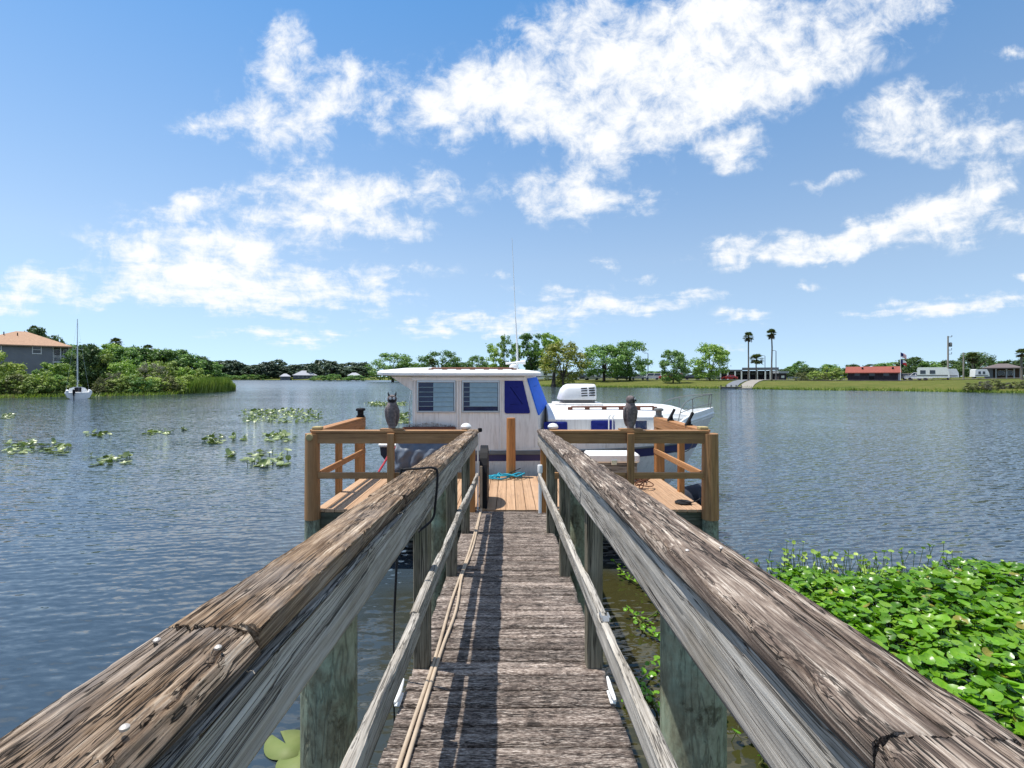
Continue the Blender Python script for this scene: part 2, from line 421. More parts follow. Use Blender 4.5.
M['teak'] = wood('red_teak', 'X', [(0.3,(.10,.04,.025)),(0.5,(.2,.085,.055)),(0.7,(.3,.14,.1))], 50, .03, crack=.3, bump=.2, rough=.7)
M['yellowwood'] = plain('pale_cap_wood', (.42,.33,.16), .8, .2, vary=.2)
M['hullwhite'] = plain('stained_white_fibreglass', (.80,.775,.73), .45, .4, vary=.05, scale=3, dirt=(.42,.38,.33), dirt_amt=.55, streak=True)
M['white'] = plain('white_gelcoat', (.80,.80,.78), .4, .5, vary=.04, scale=2, dirt=(.5,.47,.42), dirt_amt=.35)
M['pvc'] = plain('white_pvc', (.78,.78,.76), .45, .4, vary=.05)
M['navy'] = plain('navy_stripe', (.028,.026,.105), .4, .5, vary=.15)
M['navycloth'] = plain('navy_canvas', (.018,.026,.19), .75, .15, vary=.12, scale=14, bump=.2)
M['bluecloth'] = plain('bright_blue_canvas', (.025,.15,.72), .7, .2, vary=.12, scale=10, bump=.25)
M['darkglass'] = plain('dark_blue_louvre_glass', (.012,.022,.075), .12, .6, vary=.2)
M['paleglass'] = plain('pale_teal_louvre_glass', (.24,.36,.42), .2, .6, vary=.12, scale=9)
M['alu'] = plain('aluminium', (.55,.56,.57), .35, .5, .85, vary=.06)
M['steel'] = plain('stainless_rail', (.62,.64,.66), .25, .5, .9, vary=.04)
M['black'] = plain('black_plastic', (.010,.010,.012), .6, .2, vary=.3)
M['blackrub'] = plain('black_rubber', (.018,.018,.02), .75, .3, vary=.3)
M['greyplastic'] = plain('grey_plastic', (.16,.165,.16), .6, .35, vary=.15)
M['tarp'] = plain('slate_tarpaulin', (.10,.125,.165), .5, .4, vary=.25, scale=4)
M['hypalon'] = plain('dark_dinghy_side', (.03,.035,.05), .6, .4, vary=.2)
M['redstrap'] = plain('red_strap', (.45,.05,.07), .7, .2, vary=.2)
M['bluerope'] = plain('turquoise_rope', (.03,.30,.42), .8, .2, vary=.3, scale=60)
M['hose'] = plain('cream_hose', (.47,.37,.27), .6, .3, vary=.12, scale=8, dirt=(.25,.18,.12), dirt_amt=.4)
M['debris'] = plain('rusty_leaf_litter', (.17,.085,.055), .9, .1, vary=.7, scale=40, bump=.8)
M['owl'] = plain('mottled_owl', (.16,.13,.125), .7, .25, vary=.55, scale=34, dirt=(.33,.27,.26), dirt_amt=.8, bump=.8)
M['owldark'] = plain('dark_owl_face', (.02,.02,.024), .6, .3, vary=.4)
M['owleye'] = plain('pale_eye_ring', (.5,.5,.52), .4, .5)
M['screw'] = plain('galvanised_screw', (.52,.47,.42), .5, .5, .4, vary=.25, scale=90)
M['box'] = wood('weathered_box', 'X', [(0.3,(.09,.085,.075)),(0.5,(.24,.235,.21)),(0.7,(.38,.37,.34))], 30, .05, crack=.7, bump=.5)

# ================================================================== SETTING: water and banks
def water_mat():
    m = NT('lake_water'); v = m.coords(False)
    def ncol(sc, rot, scale, detail, rough=.5, dist=0.0):
        x = m.n('ShaderNodeTexNoise')
        for k, q in (('Scale', scale), ('Detail', detail), ('Roughness', rough), ('Distortion', dist)): x.inputs[k].default_value = q
        m.link(m.mapping(v, sc, (0, 0, R(rot))), x.inputs['Vector']); s = m.n('ShaderNodeVectorMath', operation='SUBTRACT'); m.link(x.outputs['Color'], s.inputs[0]); s.inputs[1].default_value = (.5, .5, .5); return s.outputs[0]
    def scl(a, f):
        s = m.n('ShaderNodeVectorMath', operation='MULTIPLY'); m.link(a, s.inputs[0])
        if isinstance(f, tuple): s.inputs[1].default_value = f
        else:
            c = m.n('ShaderNodeCombineXYZ'); m.link(f, c.inputs[0]); m.link(f, c.inputs[1]); m.link(c.outputs[0], s.inputs[1])
        return s.outputs[0]
    def add(a, b):
        s = m.n('ShaderNodeVectorMath', operation='ADD'); m.link(a, s.inputs[0]); m.link(b, s.inputs[1]); return s.outputs[0]
    a = ncol((.26, 1.0, 1), 11, 12.5, 2, .5, .6); b = ncol((.36, 1.0, 1), 16, 26.0, 2, .5, .3); c = ncol((.4, 1, 1), 20, 2.6, 2)
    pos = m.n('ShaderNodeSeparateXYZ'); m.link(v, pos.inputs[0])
    gust = m.smooth(m.noise(m.mapping(v, (.35, 1, 1)), .07, 3, .55), .32, .62)
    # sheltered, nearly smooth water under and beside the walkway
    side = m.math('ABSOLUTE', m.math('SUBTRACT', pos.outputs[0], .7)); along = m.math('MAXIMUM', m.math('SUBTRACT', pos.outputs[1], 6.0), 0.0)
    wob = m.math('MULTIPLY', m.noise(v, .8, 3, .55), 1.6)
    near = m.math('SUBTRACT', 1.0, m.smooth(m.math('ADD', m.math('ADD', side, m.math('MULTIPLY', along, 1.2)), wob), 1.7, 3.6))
    amp = m.math('MULTIPLY', m.math('MULTIPLY_ADD', gust, .55, .55), m.math('MULTIPLY_ADD', near, -.15, 1.0))
    def wave(scale, rot, dist, ds, amp_):
        w = m.n('ShaderNodeTexWave', wave_type='BANDS', bands_direction='Y', wave_profile='SIN')
        for k, q in (('Scale', scale), ('Distortion', dist), ('Detail', 2.0), ('Detail Scale', ds), ('Detail Roughness', .5)): w.inputs[k].default_value = q
        m.link(m.mapping(v, (1, 1, 1), (0, 0, R(rot))), w.inputs['Vector']); s = m.n('ShaderNodeVectorMath', operation='SUBTRACT'); m.link(w.outputs['Color'], s.inputs[0]); s.inputs[1].default_value = (.5, .5, .5)
        return scl(s.outputs[0], amp_)
    nv = add(add(scl(a, (.32, .50, 0)), scl(b, (.26, .46, 0))), scl(c, (.10, .20, 0)))
    nv = add(nv, add(wave(1.9, -13, 5.5, 1.6, (.03, .20, 0)), wave(.95, 7, 4.0, 1.1, (.02, .10, 0))))
    nv = scl(nv, amp); up = m.n('ShaderNodeCombineXYZ'); up.inputs[2].default_value = 1.0
    nn = m.n('ShaderNodeVectorMath', operation='NORMALIZE'); m.link(add(nv, up.outputs[0]), nn.inputs[0])
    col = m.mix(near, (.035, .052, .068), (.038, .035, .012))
    ln = m.n('ShaderNodeVectorMath', operation='LENGTH'); m.link(v, ln.inputs[0])
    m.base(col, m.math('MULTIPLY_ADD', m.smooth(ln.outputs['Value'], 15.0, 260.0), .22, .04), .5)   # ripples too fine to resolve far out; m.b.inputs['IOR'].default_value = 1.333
    m.link(nn.outputs[0], m.b.inputs['Normal'])
    return m.mat
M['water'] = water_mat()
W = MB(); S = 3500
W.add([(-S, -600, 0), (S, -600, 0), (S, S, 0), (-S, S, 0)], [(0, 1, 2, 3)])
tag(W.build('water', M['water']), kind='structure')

def ground_mat(name, a, b, c, scale=.35):
    m = NT(name); v = m.coords(False)
    n = m.noise(v, scale, 7, .65); n2 = m.noise(v, scale * 14, 5, .7); n3 = m.noise(m.mapping(v, (.15, .5, 1)), scale, 4, .6)
    col = m.mix(m.smooth(n, .38, .62), a, b); col = m.mix(m.smooth(n3, .5, .7), col, c)
    col = m.mix(m.math('MULTIPLY', n2, .7), col, tuple(x * .45 for x in a))
    m.base(col, .95, .1); m.bump(n2, .9, .35); return m.mat
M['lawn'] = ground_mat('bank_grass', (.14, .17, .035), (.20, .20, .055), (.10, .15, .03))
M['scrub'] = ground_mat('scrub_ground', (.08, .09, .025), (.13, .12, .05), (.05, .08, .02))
SHORE = [(-900, 300), (-500, 380), (-330, 405), (-235, 430), (-180, 430), (-130, 425), (-92, 400), (-75, 331), (-62, 292), (-40, 258), (-12, 208), (2, 160),
         (13.3, 129), (27, 122.5), (36, 119), (47.4, 112), (57.7, 100), (72, 92), (82.8, 80), (92, 66), (104, 40), (112, 0), (118, -60)]
ROWS = [(-4, -.8), (0, .02), (.8, .38), (6, .85), (18, 1.40), (28, 1.62), (90, 1.9), (300, 2.3), (1400, 3.0)]
_ang = np.array([math.atan2(p[0], p[1]) for p in SHORE]); _rad = np.array([math.hypot(*p) for p in SHORE])
def shore_r(a): return float(np.interp(a, _ang, _rad))
def hmul(a): return float(np.interp(a, [R(20), R(38), R(45)], [1.0, 1.0, 1.35]))
def gz(x, y):
    a = math.atan2(x, y); t = math.hypot(x, y) - shore_r(a)
    return float(np.interp(t, [r[0] for r in ROWS], [r[1] for r in ROWS])) * hmul(a)
angs = np.linspace(_ang[0], _ang[-1], 420); vs = []; fs = []
for i, a in enumerate(angs):
    r0 = shore_r(a) + 1.6 * (fbm2(a * 160, 0.0, 3, 3) - .5)
    for j, (t, z) in enumerate(ROWS):
        jit = 0 if j in (0,) else (fbm2(a * 220, j * 7.3, 5, 3) - .5) * (.22 if j > 1 else .1)
        r = r0 + t; vs.append((r * math.sin(a), r * math.cos(a), z * hmul(a) + jit))
nr = len(ROWS)
for i in range(len(angs) - 1):
    for j in range(nr - 1):
        fs.append((i*nr+j, i*nr+j+1, (i+1)*nr+j+1, (i+1)*nr+j))
tag(obj('far_bank', mesh_np('far_bank', vs, fs, M['lawn'], True)), kind='structure')
# overgrown bank on the left
LB = [(-260, 46, 210), (-150, 52, 205), (0, 61, 190), (90, 67, 160), (155, 71, 130), (200, 79, 112), (222, 86, 104), (236, 95, 99)]
def lb(px): return np.interp(px, [p[0] for p in LB], [p[1] for p in LB]), np.interp(px, [p[0] for p in LB], [p[2] for p in LB])
vs = []; fs = []; pxs = np.linspace(-260, 236, 130)
for i, px in enumerate(pxs):
    n_, f_ = lb(px); n_ += 1.4 * (fbm2(px * .11, 0., 9, 3) - .5); mid = (n_ + f_) / 2
    for d, z in ((n_ - 3, -.7), (n_, .02), (min(n_ + 1.2, mid - .5), .4), (min(n_ + 7, mid - .2), .85), (max(f_ - 7, mid + .2), .85), (f_, .02), (f_ + 3, -.7)):
        vs.append((X(px, d), d, z + (fbm2(px * .2, d * .3, 4, 3) - .5) * .2 * (z > .3)))
for i in range(len(pxs) - 1):
    for j in range(6): fs.append((i*7+j, i*7+j+1, (i+1)*7+j+1, (i+1)*7+j))
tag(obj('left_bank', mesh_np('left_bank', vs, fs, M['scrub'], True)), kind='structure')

# ================================================================== WALKWAY
def zd(y): return H - 1.466 - 0.052 * y        # the walkway falls gently towards the platform
PLAT_Z = zd(6.86)
walk = thing('walkway', 'narrow weathered grey plank walkway with splintered wooden handrails on both sides', 'pier', (0, 3, 0))
walk.location = (0, 0, 0)
HW = 0.525
def plank_mesh(seed):
    L, Wd, T = 2 * HW, .1275, .038; nx, ny = 44, 9
    xs = np.linspace(-L / 2, L / 2, nx); t = np.linspace(-1, 1, ny)
    t = np.sign(t) * np.abs(t) ** .8
    Xg, Tg = np.meshgrid(xs, t, indexing='ij')
    e0 = (fbm2(Xg * 9, 0 * Xg, seed, 4) - .5) * .008; e1 = (fbm2(Xg * 9, 0 * Xg + 5, seed + 40, 4) - .5) * .008
    Yg = Tg * Wd / 2 + np.where(Tg > 0, e0, e1) * np.abs(Tg) ** 2
    Zg = -(np.abs(Tg) ** 14) * .006 + (fbm2(Xg * 7, Tg * 22 * Wd * 4, seed + 9, 4) - .5) * .005 + (fbm2(Xg * 1.5, 0 * Xg, seed + 70, 2) - .5) * .004
    Zg -= np.where(fbm2(Xg * 6, Tg * 3, seed + 20, 3) > .68, .003, 0)
    top = np.stack([Xg, Yg, Zg], -1).reshape(-1, 3); bot = np.stack([Xg, Yg * .98, 0 * Xg - T], -1).reshape(-1, 3)
    vs = np.vstack([top, bot]); N = nx * ny; fs = []
    for i in range(nx - 1):
        for j in range(ny - 1):
            a = i * ny + j; fs.append((a, a + ny, a + ny + 1, a + 1)); fs.append((N + a, N + a + 1, N + a + ny + 1, N + a + ny))
        fs.append((i*ny, N+i*ny, N+(i+1)*ny, (i+1)*ny)); j = ny - 1
        fs.append((i*ny+j, (i+1)*ny+j, N+(i+1)*ny+j, N+i*ny+j))
    for j in range(ny - 1):
        fs.append((j, j+1, N+j+1, N+j)); k = (nx-1)*ny
        fs.append((k+j, N+k+j, N+k+j+1, k+j+1))
    return mesh_np('plank', vs, fs, M['plank'])
PM = [plank_mesh(11 + 3 * k) for k in range(9)]
tilt = -math.atan(.052); y = -1.3; i = 0
while y < 6.80:
    o = obj('plank', PM[(i * 5 + i // 9) % 9], walk)
    o.location = (random.uniform(-.006, .006), y, zd(y) + random.uniform(-.0045, .0045))
    o.rotation_euler = (tilt + random.uniform(-.018, .018), random.uniform(-.003, .003), random.uniform(-.006, .006) + (math.pi if random.random() < .5 else 0))
    if abs(o.rotation_euler.z) > 1: o.rotation_euler.x = -o.rotation_euler.x
    y += .1405; i += 1
for sx in (-.43, 0, .43):
    MB().box(sx - .022, sx + .022, -1.35, 6.84, -.235, -.045, .004, shear=zd).build('stringer', M['wetwood'], walk)

def weathered_beam(x0, x1, h0, h1, y0, y1, mat, name, seed, nt=64, furrow=.0045, chip=(0., 0.), fine=.012, parent=walk, wob=.004, side=6):
    ys = [y0]
    while ys[-1] < y1: ys.append(ys[-1] + (fine if ys[-1] < 1.6 else fine * (1 + (ys[-1] - 1.6) * .9)))
    ys[-1] = y1; ys = np.array(ys); ny = len(ys)
    t = np.linspace(0, 1, nt); k = side
    sx = np.concatenate([t, np.full(k, 1.), np.linspace(1, 0, 4)[1:-1], np.full(k, 0.)])
    sz = np.concatenate([np.full(nt, 1.), np.linspace(1, 0, k + 1)[1:], np.zeros(2), np.linspace(0, 1, k + 1)[:-1]])
    n = len(sx); SX, Y = np.meshgrid(sx, ys); SZ, _ = np.meshgrid(sz, ys)
    w = x1 - x0; hh = h1 - h0; Xp = x0 + SX * w
    wand = (fbm2(Y * .7, Xp * 2, seed, 2) - .5) * .02
    gx = (Xp + wand)
    f1 = fbm2(gx * 170, Y * 1.6, seed + 1, 3); f2 = fbm2(gx * 60, Y * .6, seed + 2, 3); f3 = fbm2(gx * 12, Y * 5, seed + 3, 3)
    ridge = np.clip(1 - np.abs(f2 - .5) / .045, 0, 1) * (fbm2(gx * 9, Y * .8, seed + 5, 2) > .44)
    top = (np.arange(n) < nt)[None, :] * np.ones_like(Y)
    zz = h0 + SZ * hh
    zz = zz - top * (furrow * (f1 - .35) * 1.2 + furrow * 1.1 * ridge * 2.0 + furrow * (f3 - .5) * 1.2)
    edge = np.minimum(SX, 1 - SX) * w
    zz = zz - top * .007 * np.exp(-edge / .004)
    c0 = np.clip(fbm2(Y * 3.1, 0 * Y, seed + 21, 5, .65) - .47, 0, 1) * chip[0]; c1 = np.clip(fbm2(Y * 3.1, 0 * Y, seed + 31, 5, .65) - .47, 0, 1) * chip[1]
    up = np.clip((SZ - .15) / .85, 0, 1)
    Xp = Xp + c0 * np.clip(1 - SX / .35, 0, 1) * up - c1 * np.clip(1 - (1 - SX) / .35, 0, 1) * up
    zz = zz - top * (c0 * .8 * np.clip(1 - SX / .22, 0, 1) ** 2 + c1 * .8 * np.clip(1 - (1 - SX) / .22, 0, 1) ** 2)
    zr = fbm2(SZ * hh * 60, Y * 1.6, seed + 6, 4) - .5
    Xp = Xp + (1 - top) * zr * .007 * np.where(SX > .5, 1, -1)
    Xp = Xp + (fbm2(Y * .9, 0 * Y, seed + 8, 2) - .5) * wob * 2; zz = zz + (fbm2(Y * .8, 0 * Y, seed + 9, 2) - .5) * wob
    yy = Y + (Y == y1) * (fbm2(gx * 60, 0 * Y, seed + 12, 3) - .5) * .02 + (Y == y0) * (fbm2(gx * 60, 0 * Y, seed + 13, 3) - .5) * .012
    V = np.stack([Xp, yy, zz + zd(Y)], -1).reshape(-1, 3)
    idx = np.arange(ny * n).reshape(ny, n); nx_ = np.roll(idx, -1, 1)
    fsq = np.stack([idx[:-1], nx_[:-1], nx_[1:], idx[1:]], -1).reshape(-1, 4)
    me = mesh_np(name, V, fsq, mat)
    bm = bmesh.new(); bm.from_mesh(me); bm.verts.ensure_lookup_table()
    bm.faces.new([bm.verts[i] for i in idx[0]]); bm.faces.new([bm.verts[i] for i in idx[-1][::-1]])
    bmesh.ops.recalc_face_normals(bm, faces=bm.faces); bm.to_mesh(me); bm.free()
    return obj(name, me, parent)
RH = 1.111   # handrail top above the planks
for s in (-1, 1):  # added dark timbers close the gap under the caps so it reads shaded
    xa, xb = sorted((s * .4395, s * .523)); MB().box(xa, xb, -1.15, 6.70, RH - .0485, RH - .0435, 0, shear=zd).build('dark_gap_strip', M['wetwood'], walk)
    xa, xb = sorted((s * .4395, s * .470)); MB().box(xa, xb, -1.15, 2.74, RH - .14, RH - .049, .003, shear=zd).build('dark_gap_backing', M['wetwood'], walk)
    for (a, b) in ((2.85, 4.24), (4.34, 5.63), (5.73, 6.67)): MB().box(xa, xb, a, b, RH - .14, RH - .049, .003, shear=zd).build('dark_gap_backing', M['wetwood'], walk)
caps = {}
for k, (a, b) in enumerate([(-1.2, .79), (.796, 1.93), (1.937, 4.25), (4.258, 6.80)]):
    caps['L', k] = weathered_beam(-.546 + .004 * (k % 2), -.39 - .006 * (k == 1), RH - .042, RH + (.004 if k == 1 else 0), a, b, M['cap_left'], 'rail_cap', 100 + 50 * k, chip=(.05, .16))
for k, (a, b) in enumerate([(-1.2, .53), (.536, 3.55), (3.557, 6.80)]):
    caps['R', k] = weathered_beam(.39, .556, RH - .042, RH, a, b, M['cap_right'], 'rail_cap', 500 + 50 * k, chip=(.09, .05), furrow=.0052)
for s in (-1, 1):
    for k, (a, b) in enumerate([(-1.2, 2.78), (2.786, 6.74)]):
        xa, xb = sorted((s * .402, s * .438))
        weathered_beam(xa, xb, RH - .205, RH - (.066 if s < 0 else .050), a, b, M['fascia'], 'rail_fascia', 900 + 50 * k + 7 * s, nt=10, furrow=.003, chip=(.03, .03), wob=.005, side=22)
    for k, (a, b) in enumerate([(-1.2, 2.2), (2.207, 6.60)]):
        xa, xb = sorted((s * .392, s * .430))
        weathered_beam(xa, xb, .452, .545, a, b, M['midrail'], 'mid_rail', 1300 + 50 * k + 7 * s, nt=14, furrow=.002, chip=(.03, .03), wob=.012, side=12)
for s in (-1, 1):
    for yy in (-.6, 2.80, 4.29, 5.68, 6.72):
        xa, xb = sorted((s * .4385, s * .527)); w = random.uniform(-.004, .004)
        mb = MB(); mb.box(xa + w, xb + w, yy - .045, yy + .045, zd(yy) - .42, zd(yy) + RH - .05, .006)
        mb.build('post', M['orangez'] if yy > 6.5 else M['post'], walk)
def pile(x, y, r, top, mat, parent, name='pile', lean=(0, 0), bottom=-1.0, n=20, seed=0):
    rings = []; zs = np.linspace(bottom, top, 26)
    for z in zs:
        t = (z - bottom) / (top - bottom); rr = r * (1.06 - .08 * t)
        ring = []
        for k in range(n):
            a = 2 * math.pi * k / n
            q = rr * (1 + (float(fbm2(k * .8, z * 1.5, seed, 2)) - .5) * .06)
            ring.append((x + lean[0] * (z - bottom) + q * math.cos(a), y + lean[1] * (z - bottom) + q * math.sin(a), z))
        rings.append(ring)
    mb = MB(); mb.loft(rings); return mb.build(name, mat, parent, smooth=50)
pile(-.636, 1.78, .098, zd(1.78) + RH - .19, M['pile'], walk, seed=1)
pile(.650, 1.76, .110, zd(1.76) + RH - .19, M['pile'], walk, seed=2)
pile(-.62, 4.46, .085, zd(4.46) + RH - .2, M['pile'], walk, seed=3)
pile(.63, 4.42, .085, zd(4.42) + RH - .2, M['pile'], walk, seed=4)
for (x, yy, cp) in ((-.524, .746, ('L', 0)), (-.42, .724, ('L', 0)), (-.418, .545, ('L', 0)), (-.50, 1.66, ('L', 1)), (.43, 1.2, ('R', 1)), (.52, 1.22, ('R', 1))):
    MB().lathe([(.0, -.004), (.0048, -.002), (.0052, .001), (.003, .003), (0.0005, .0036)], (x, yy, zd(yy) + RH + .001), 10).build('screw', M['screw'], caps[cp], 40)
# mooring cleats on the edges of the planks
for (x, yy) in ((-.535, 2.46), (.512, 2.48)):
    mb = MB(); zz = zd(yy)
    mb.box(x - .014, x + .014, yy - .05, yy + .05, zz + .002, zz + .012, .003)
    for e in (-.022, .022): mb.tube([(x, yy + e, zz + .01), (x, yy + e, zz + .036)], .009, 8)
    mb.tube([(x, yy - .095, zz + .05), (x, yy - .06, zz + .046), (x, yy - .02, zz + .04), (x, yy + .02, zz + .04), (x, yy + .06, zz + .046), (x, yy + .095, zz + .05)], [.006, .010, .012, .012, .010, .006], 10)
    mb.build('cleat', M['pvc'], walk, 40)
mb = MB(); zz = zd(2.13) + .546
for (a, b, c, d) in ((-.02, -.013, 0, .02), (.013, .02, 0, .02), (-.02, .02, 0, .005)): mb.box(.411 + a, .411 + b, 2.10, 2.15, zz + c, zz + d, .001)
mb.build('pipe_clip', M['alu'], walk)

# things lying on the walkway
def curve(pts, n=60):
    pts = [Vector(p) for p in pts]; out = []
    P = [pts[0] * 2 - pts[1]] + pts + [pts[-1] * 2 - pts[-2]]
    seg = len(pts) - 1
    for i in range(seg):
        p0, p1, p2, p3 = P[i], P[i+1], P[i+2], P[i+3]; m = max(3, n // seg)
        for k in range(m):
            t = k / m
            out.append(.5 * ((2*p1) + (p2-p0)*t + (2*p0-5*p1+4*p2-p3)*t*t + (-p0+3*p1-3*p2+p3)*t**3))
    out.append(pts[-1]); return out
def deckp(x, y, h=.014): return (x, y, zd(y) + h)
h1 = [(-.47, -1.0), (-.455, .8), (-.438, 2.0), (-.415, 2.85), (-.415, 3.6), (-.40, 4.2), (-.385, 4.7), (-.378, 5.1), (-.372, 6.0), (-.375, 6.78)]
h2 = [(-.44, -1.0), (-.428, .8), (-.41, 2.0), (-.392, 2.9), (-.365, 3.5), (-.385, 4.2), (-.36, 4.8), (-.352, 5.3), (-.358, 6.0), (-.362, 6.78)]
for (pth, lab) in ((h1, 'cream hose lying against the left posts along the walkway planks'), (h2, 'cream hose curving towards the middle of the walkway beside its twin')):
    mb = MB(); mb.tube(curve([deckp(a, b) for a, b in pth] + [(pth[-1][0], 6.83, zd(6.8) + .12), (pth[-1][0], 6.83, zd(6.8) + .6)], 110), .0105, 8)
    tag(mb.build('hose', M['hose'], smooth=60), lab, 'hose', 'hoses along the walkway')
mb = MB(); yy = 2.62; zc_ = zd(yy) + RH
mb.tube(curve([(-.60, yy + .02, zc_ - .75), (-.575, yy, zc_ - .3), (-.562, yy, zc_ - .02), (-.545, yy, zc_ + .006), (-.47, yy + .01, zc_ + .009), (-.40, yy + .05, zc_ + .006), (-.378, yy + .06, zc_ - .03), (-.385, yy + .03, zc_ - .18), (-.40, yy + .02, zc_ - .26), (-.47, yy, zc_ - .32)], 70), .0065, 8)
mb.tube(curve([(-.60, yy + .02, zc_ - .75), (-.605, yy + .03, zc_ - 1.2), (-.60, yy + .1, .02)], 20), .0045, 6)
tag(mb.build('mooring_line', M['blackrub'], smooth=60), 'thin black line looped over the left handrail and hanging down to the water', 'rope')

# ================================================================== PLATFORM
PZ = PLAT_Z; Y0, Y1 = 6.87, 9.20; XL, XR = -2.66, 2.72
plat = thing('dock_platform', 'boat dock platform of peach boards with brown stained railings at the walkway end', 'dock')
bw = .1385; x = XL; pmesh = MB().box(-.066, .066, 0, Y1 - Y0, -.036, 0, .004).mesh('deck_board', M['peach'])
while x < XR - .05:
    o = obj('deck_board', pmesh, plat); o.location = (x + bw / 2, Y0 + random.uniform(-.004, .004), PZ + random.uniform(-.0015, .0015)); x += bw
for (a, b, c, d) in ((XL, XR, Y0 + .02, Y0 + .06), (XL, XR, Y1 - .06, Y1 - .02), (XL, XL + .04, Y0 + .07, Y1 - .07), (XR - .04, XR, Y0 + .07, Y1 - .07), (XL + .06, XR - .06, 8.0, 8.05)):
    MB().box(a, b, c, d, PZ - .25, PZ - .040, .005).build('beam', M['wetwood'], plat)
MB().box(XL - .03, XR + .03, Y0 + .10, Y0 + .15, PZ - .46, PZ - .255, .005).build('beam', M['wetwood'], plat)
for (x, y) in ((XL + .1, 7.0), (-.9, 7.05), (.95, 7.05), (XR - .1, 7.0), (XL + .1, 9.05), (0, 9.05), (XR - .1, 9.05)):
    pile(x, y, .10, PZ - .26, M['pile'], plat, seed=int(x * 10) + 50, n=14)
RT = PZ + 1.094
def front_rail(xa, xb, sgn):
    MB().box(xa, xb, Y0 - .075, Y0 + .065, RT - .036, RT, .005).build('rail_cap', M['brown'], plat)
    MB().box(xa + .01, xb - .01, Y0 - .062, Y0 - .026, RT - .178, RT - .0375, .004).build('rail_fascia', M['brown'], plat)
    MB().box(xa + .01, xb - .01, Y0 - .060, Y0 - .024, PZ + .435, PZ + .520, .004).build('mid_rail', M['brown'], plat)
front_rail(XL - .02, -.56, -1); front_rail(.57, XR + .02, 1)
for x in (X(392, 6.85), X(629.5, 6.85)):
    MB().box(x - .047, x + .047, Y0 - .112, Y0 - .0635, PZ - .16, RT - .037, .004).build('post', M['brownz'], plat)
pile(XL - .02, Y0 - .02, .098, RT - .045, M['brownz'], plat, 'corner_post', bottom=PZ - .12, seed=80)
pile(XR + .05, Y0 - .02, .108, RT - .045, M['brownz'], plat, 'corner_post', bottom=PZ - .12, seed=81)
pile(XL - .02, Y0 - .02, .101, PZ - .121, M['pile'], plat, 'pile', seed=82); pile(XR + .05, Y0 - .02, .110, PZ - .121, M['pile'], plat, 'pile', seed=83)
# weathered log end bolted on the left corner and pale wooden caps
MB().lathe([(.001, -.02), (.045, -.02), (.052, .0), (.04, .012), (.001, .014)], (0, 0, 0), 14).build('log_end', M['yellowwood'], plat, 40)
bpy.data.objects['log_end'].location = (XL - .02, Y0 - .125, RT - .085); bpy.data.objects['log_end'].rotation_euler = (R(90), 0, 0)
for x in (XL + .03, XR - .03): MB().box(x - .06, x + .06, Y0 - .02, Y0 + .10, RT + .0005, RT + .045, .008).build('cap_block', M['yellowwood'], plat)
for s, xe in ((-1, XL), (1, XR)):
    xs = xe + s * .02
    MB().box(xs - .07, xs + .07, Y0 + .068, Y1 - .02, RT - .036, RT - .001, .005).build('rail_cap', M['orange'], plat)
    MB().box(xs - .055 * s - .018, xs - .055 * s + .018, Y0 + .068, Y1 - .04, RT - .178, RT - .0375, .004).build('rail_fascia', M['orange'], plat)
    MB().box(xs - .055 * s - .018, xs - .055 * s + .018, Y0 + .09, Y1 - .04, PZ + .43, PZ + .518, .004).build('mid_rail', M['orange'], plat)
    for yy, w in ((7.95, .045), (Y1 - .11, .075)):
        xx = xs + s * .01
        MB().box(xx - w, xx + w, yy - w, yy + w, PZ - .15, RT - .0375, .005).build('post', M['orangez'], plat)
    # solar lamp caps on the far posts
    q = MB(); q.lathe([(.001, 0), (.075, 0), (.075, .03), (.055, .035), (.055, .11), (.085, .12), (.085, .15), (.06, .165), (.001, .17)], (xs, Y1 - .11, RT - .0005), 14)
    q.build('post_lamp', M['black'] if s < 0 else M['greyplastic'], plat, 35)
# round posts with white caps at the end of the walkway, and the orange posts beside them
for s, xe in ((-1, -.585), (1, .628)):
    pile(xe, 6.98, .062, RT + .012, M['post'], plat, 'post', bottom=PZ - .3, seed=90 + s, n=12)
    MB().lathe([(.001, 0), (.066, 0), (.074, .012), (.074, .03), (.050, .062), (.001, .075)], (xe, 6.98, RT + .012), 14).build('post_cap', M['pvc'], plat, 35)
MB().tube([(.425, 6.64, PZ - .02), (.425, 6.64, PZ + .56)], .022, 12).lathe([(.001, 0), (.034, 0), (.034, .09), (.03, .1), (.001, .1)], (.425, 6.64, PZ + .555), 12).build('pipe', M['pvc'], plat, 35)
MB().tube([(-.412, 6.86, PZ - .02), (-.412, 6.86, PZ + .86), (-.412, 6.87, PZ + 1.04)], .011, 10).build('pipe', M['pvc'], plat, 35)
MB().lathe([(.001, -.03), (.026, -.026), (.032, 0), (.026, .026), (.001, .03)], (-.385, 6.87, RT + .0), 12).build('knob', M['black'], plat, 40)
pile(X(511, 9.12), 9.12, .082, Z(418, 9.12), M['orangez'], plat, 'mooring_post', bottom=PZ - .3, seed=95)
# black rounded bumper board standing at the head of the walkway
pts = [(6.92, 0), (7.62, 0), (7.62, .33)] + [(7.27 + .35 * math.cos(a), .33 + .50 * math.sin(a)) for a in np.linspace(.1, math.pi - .1, 14)] + [(6.92, .33)]
MB().prism(pts, lambda a, b: (-.398, a, PZ + b), lambda a, b: (-.29, a, PZ + b)).build('bumper_board', M['black'], plat)
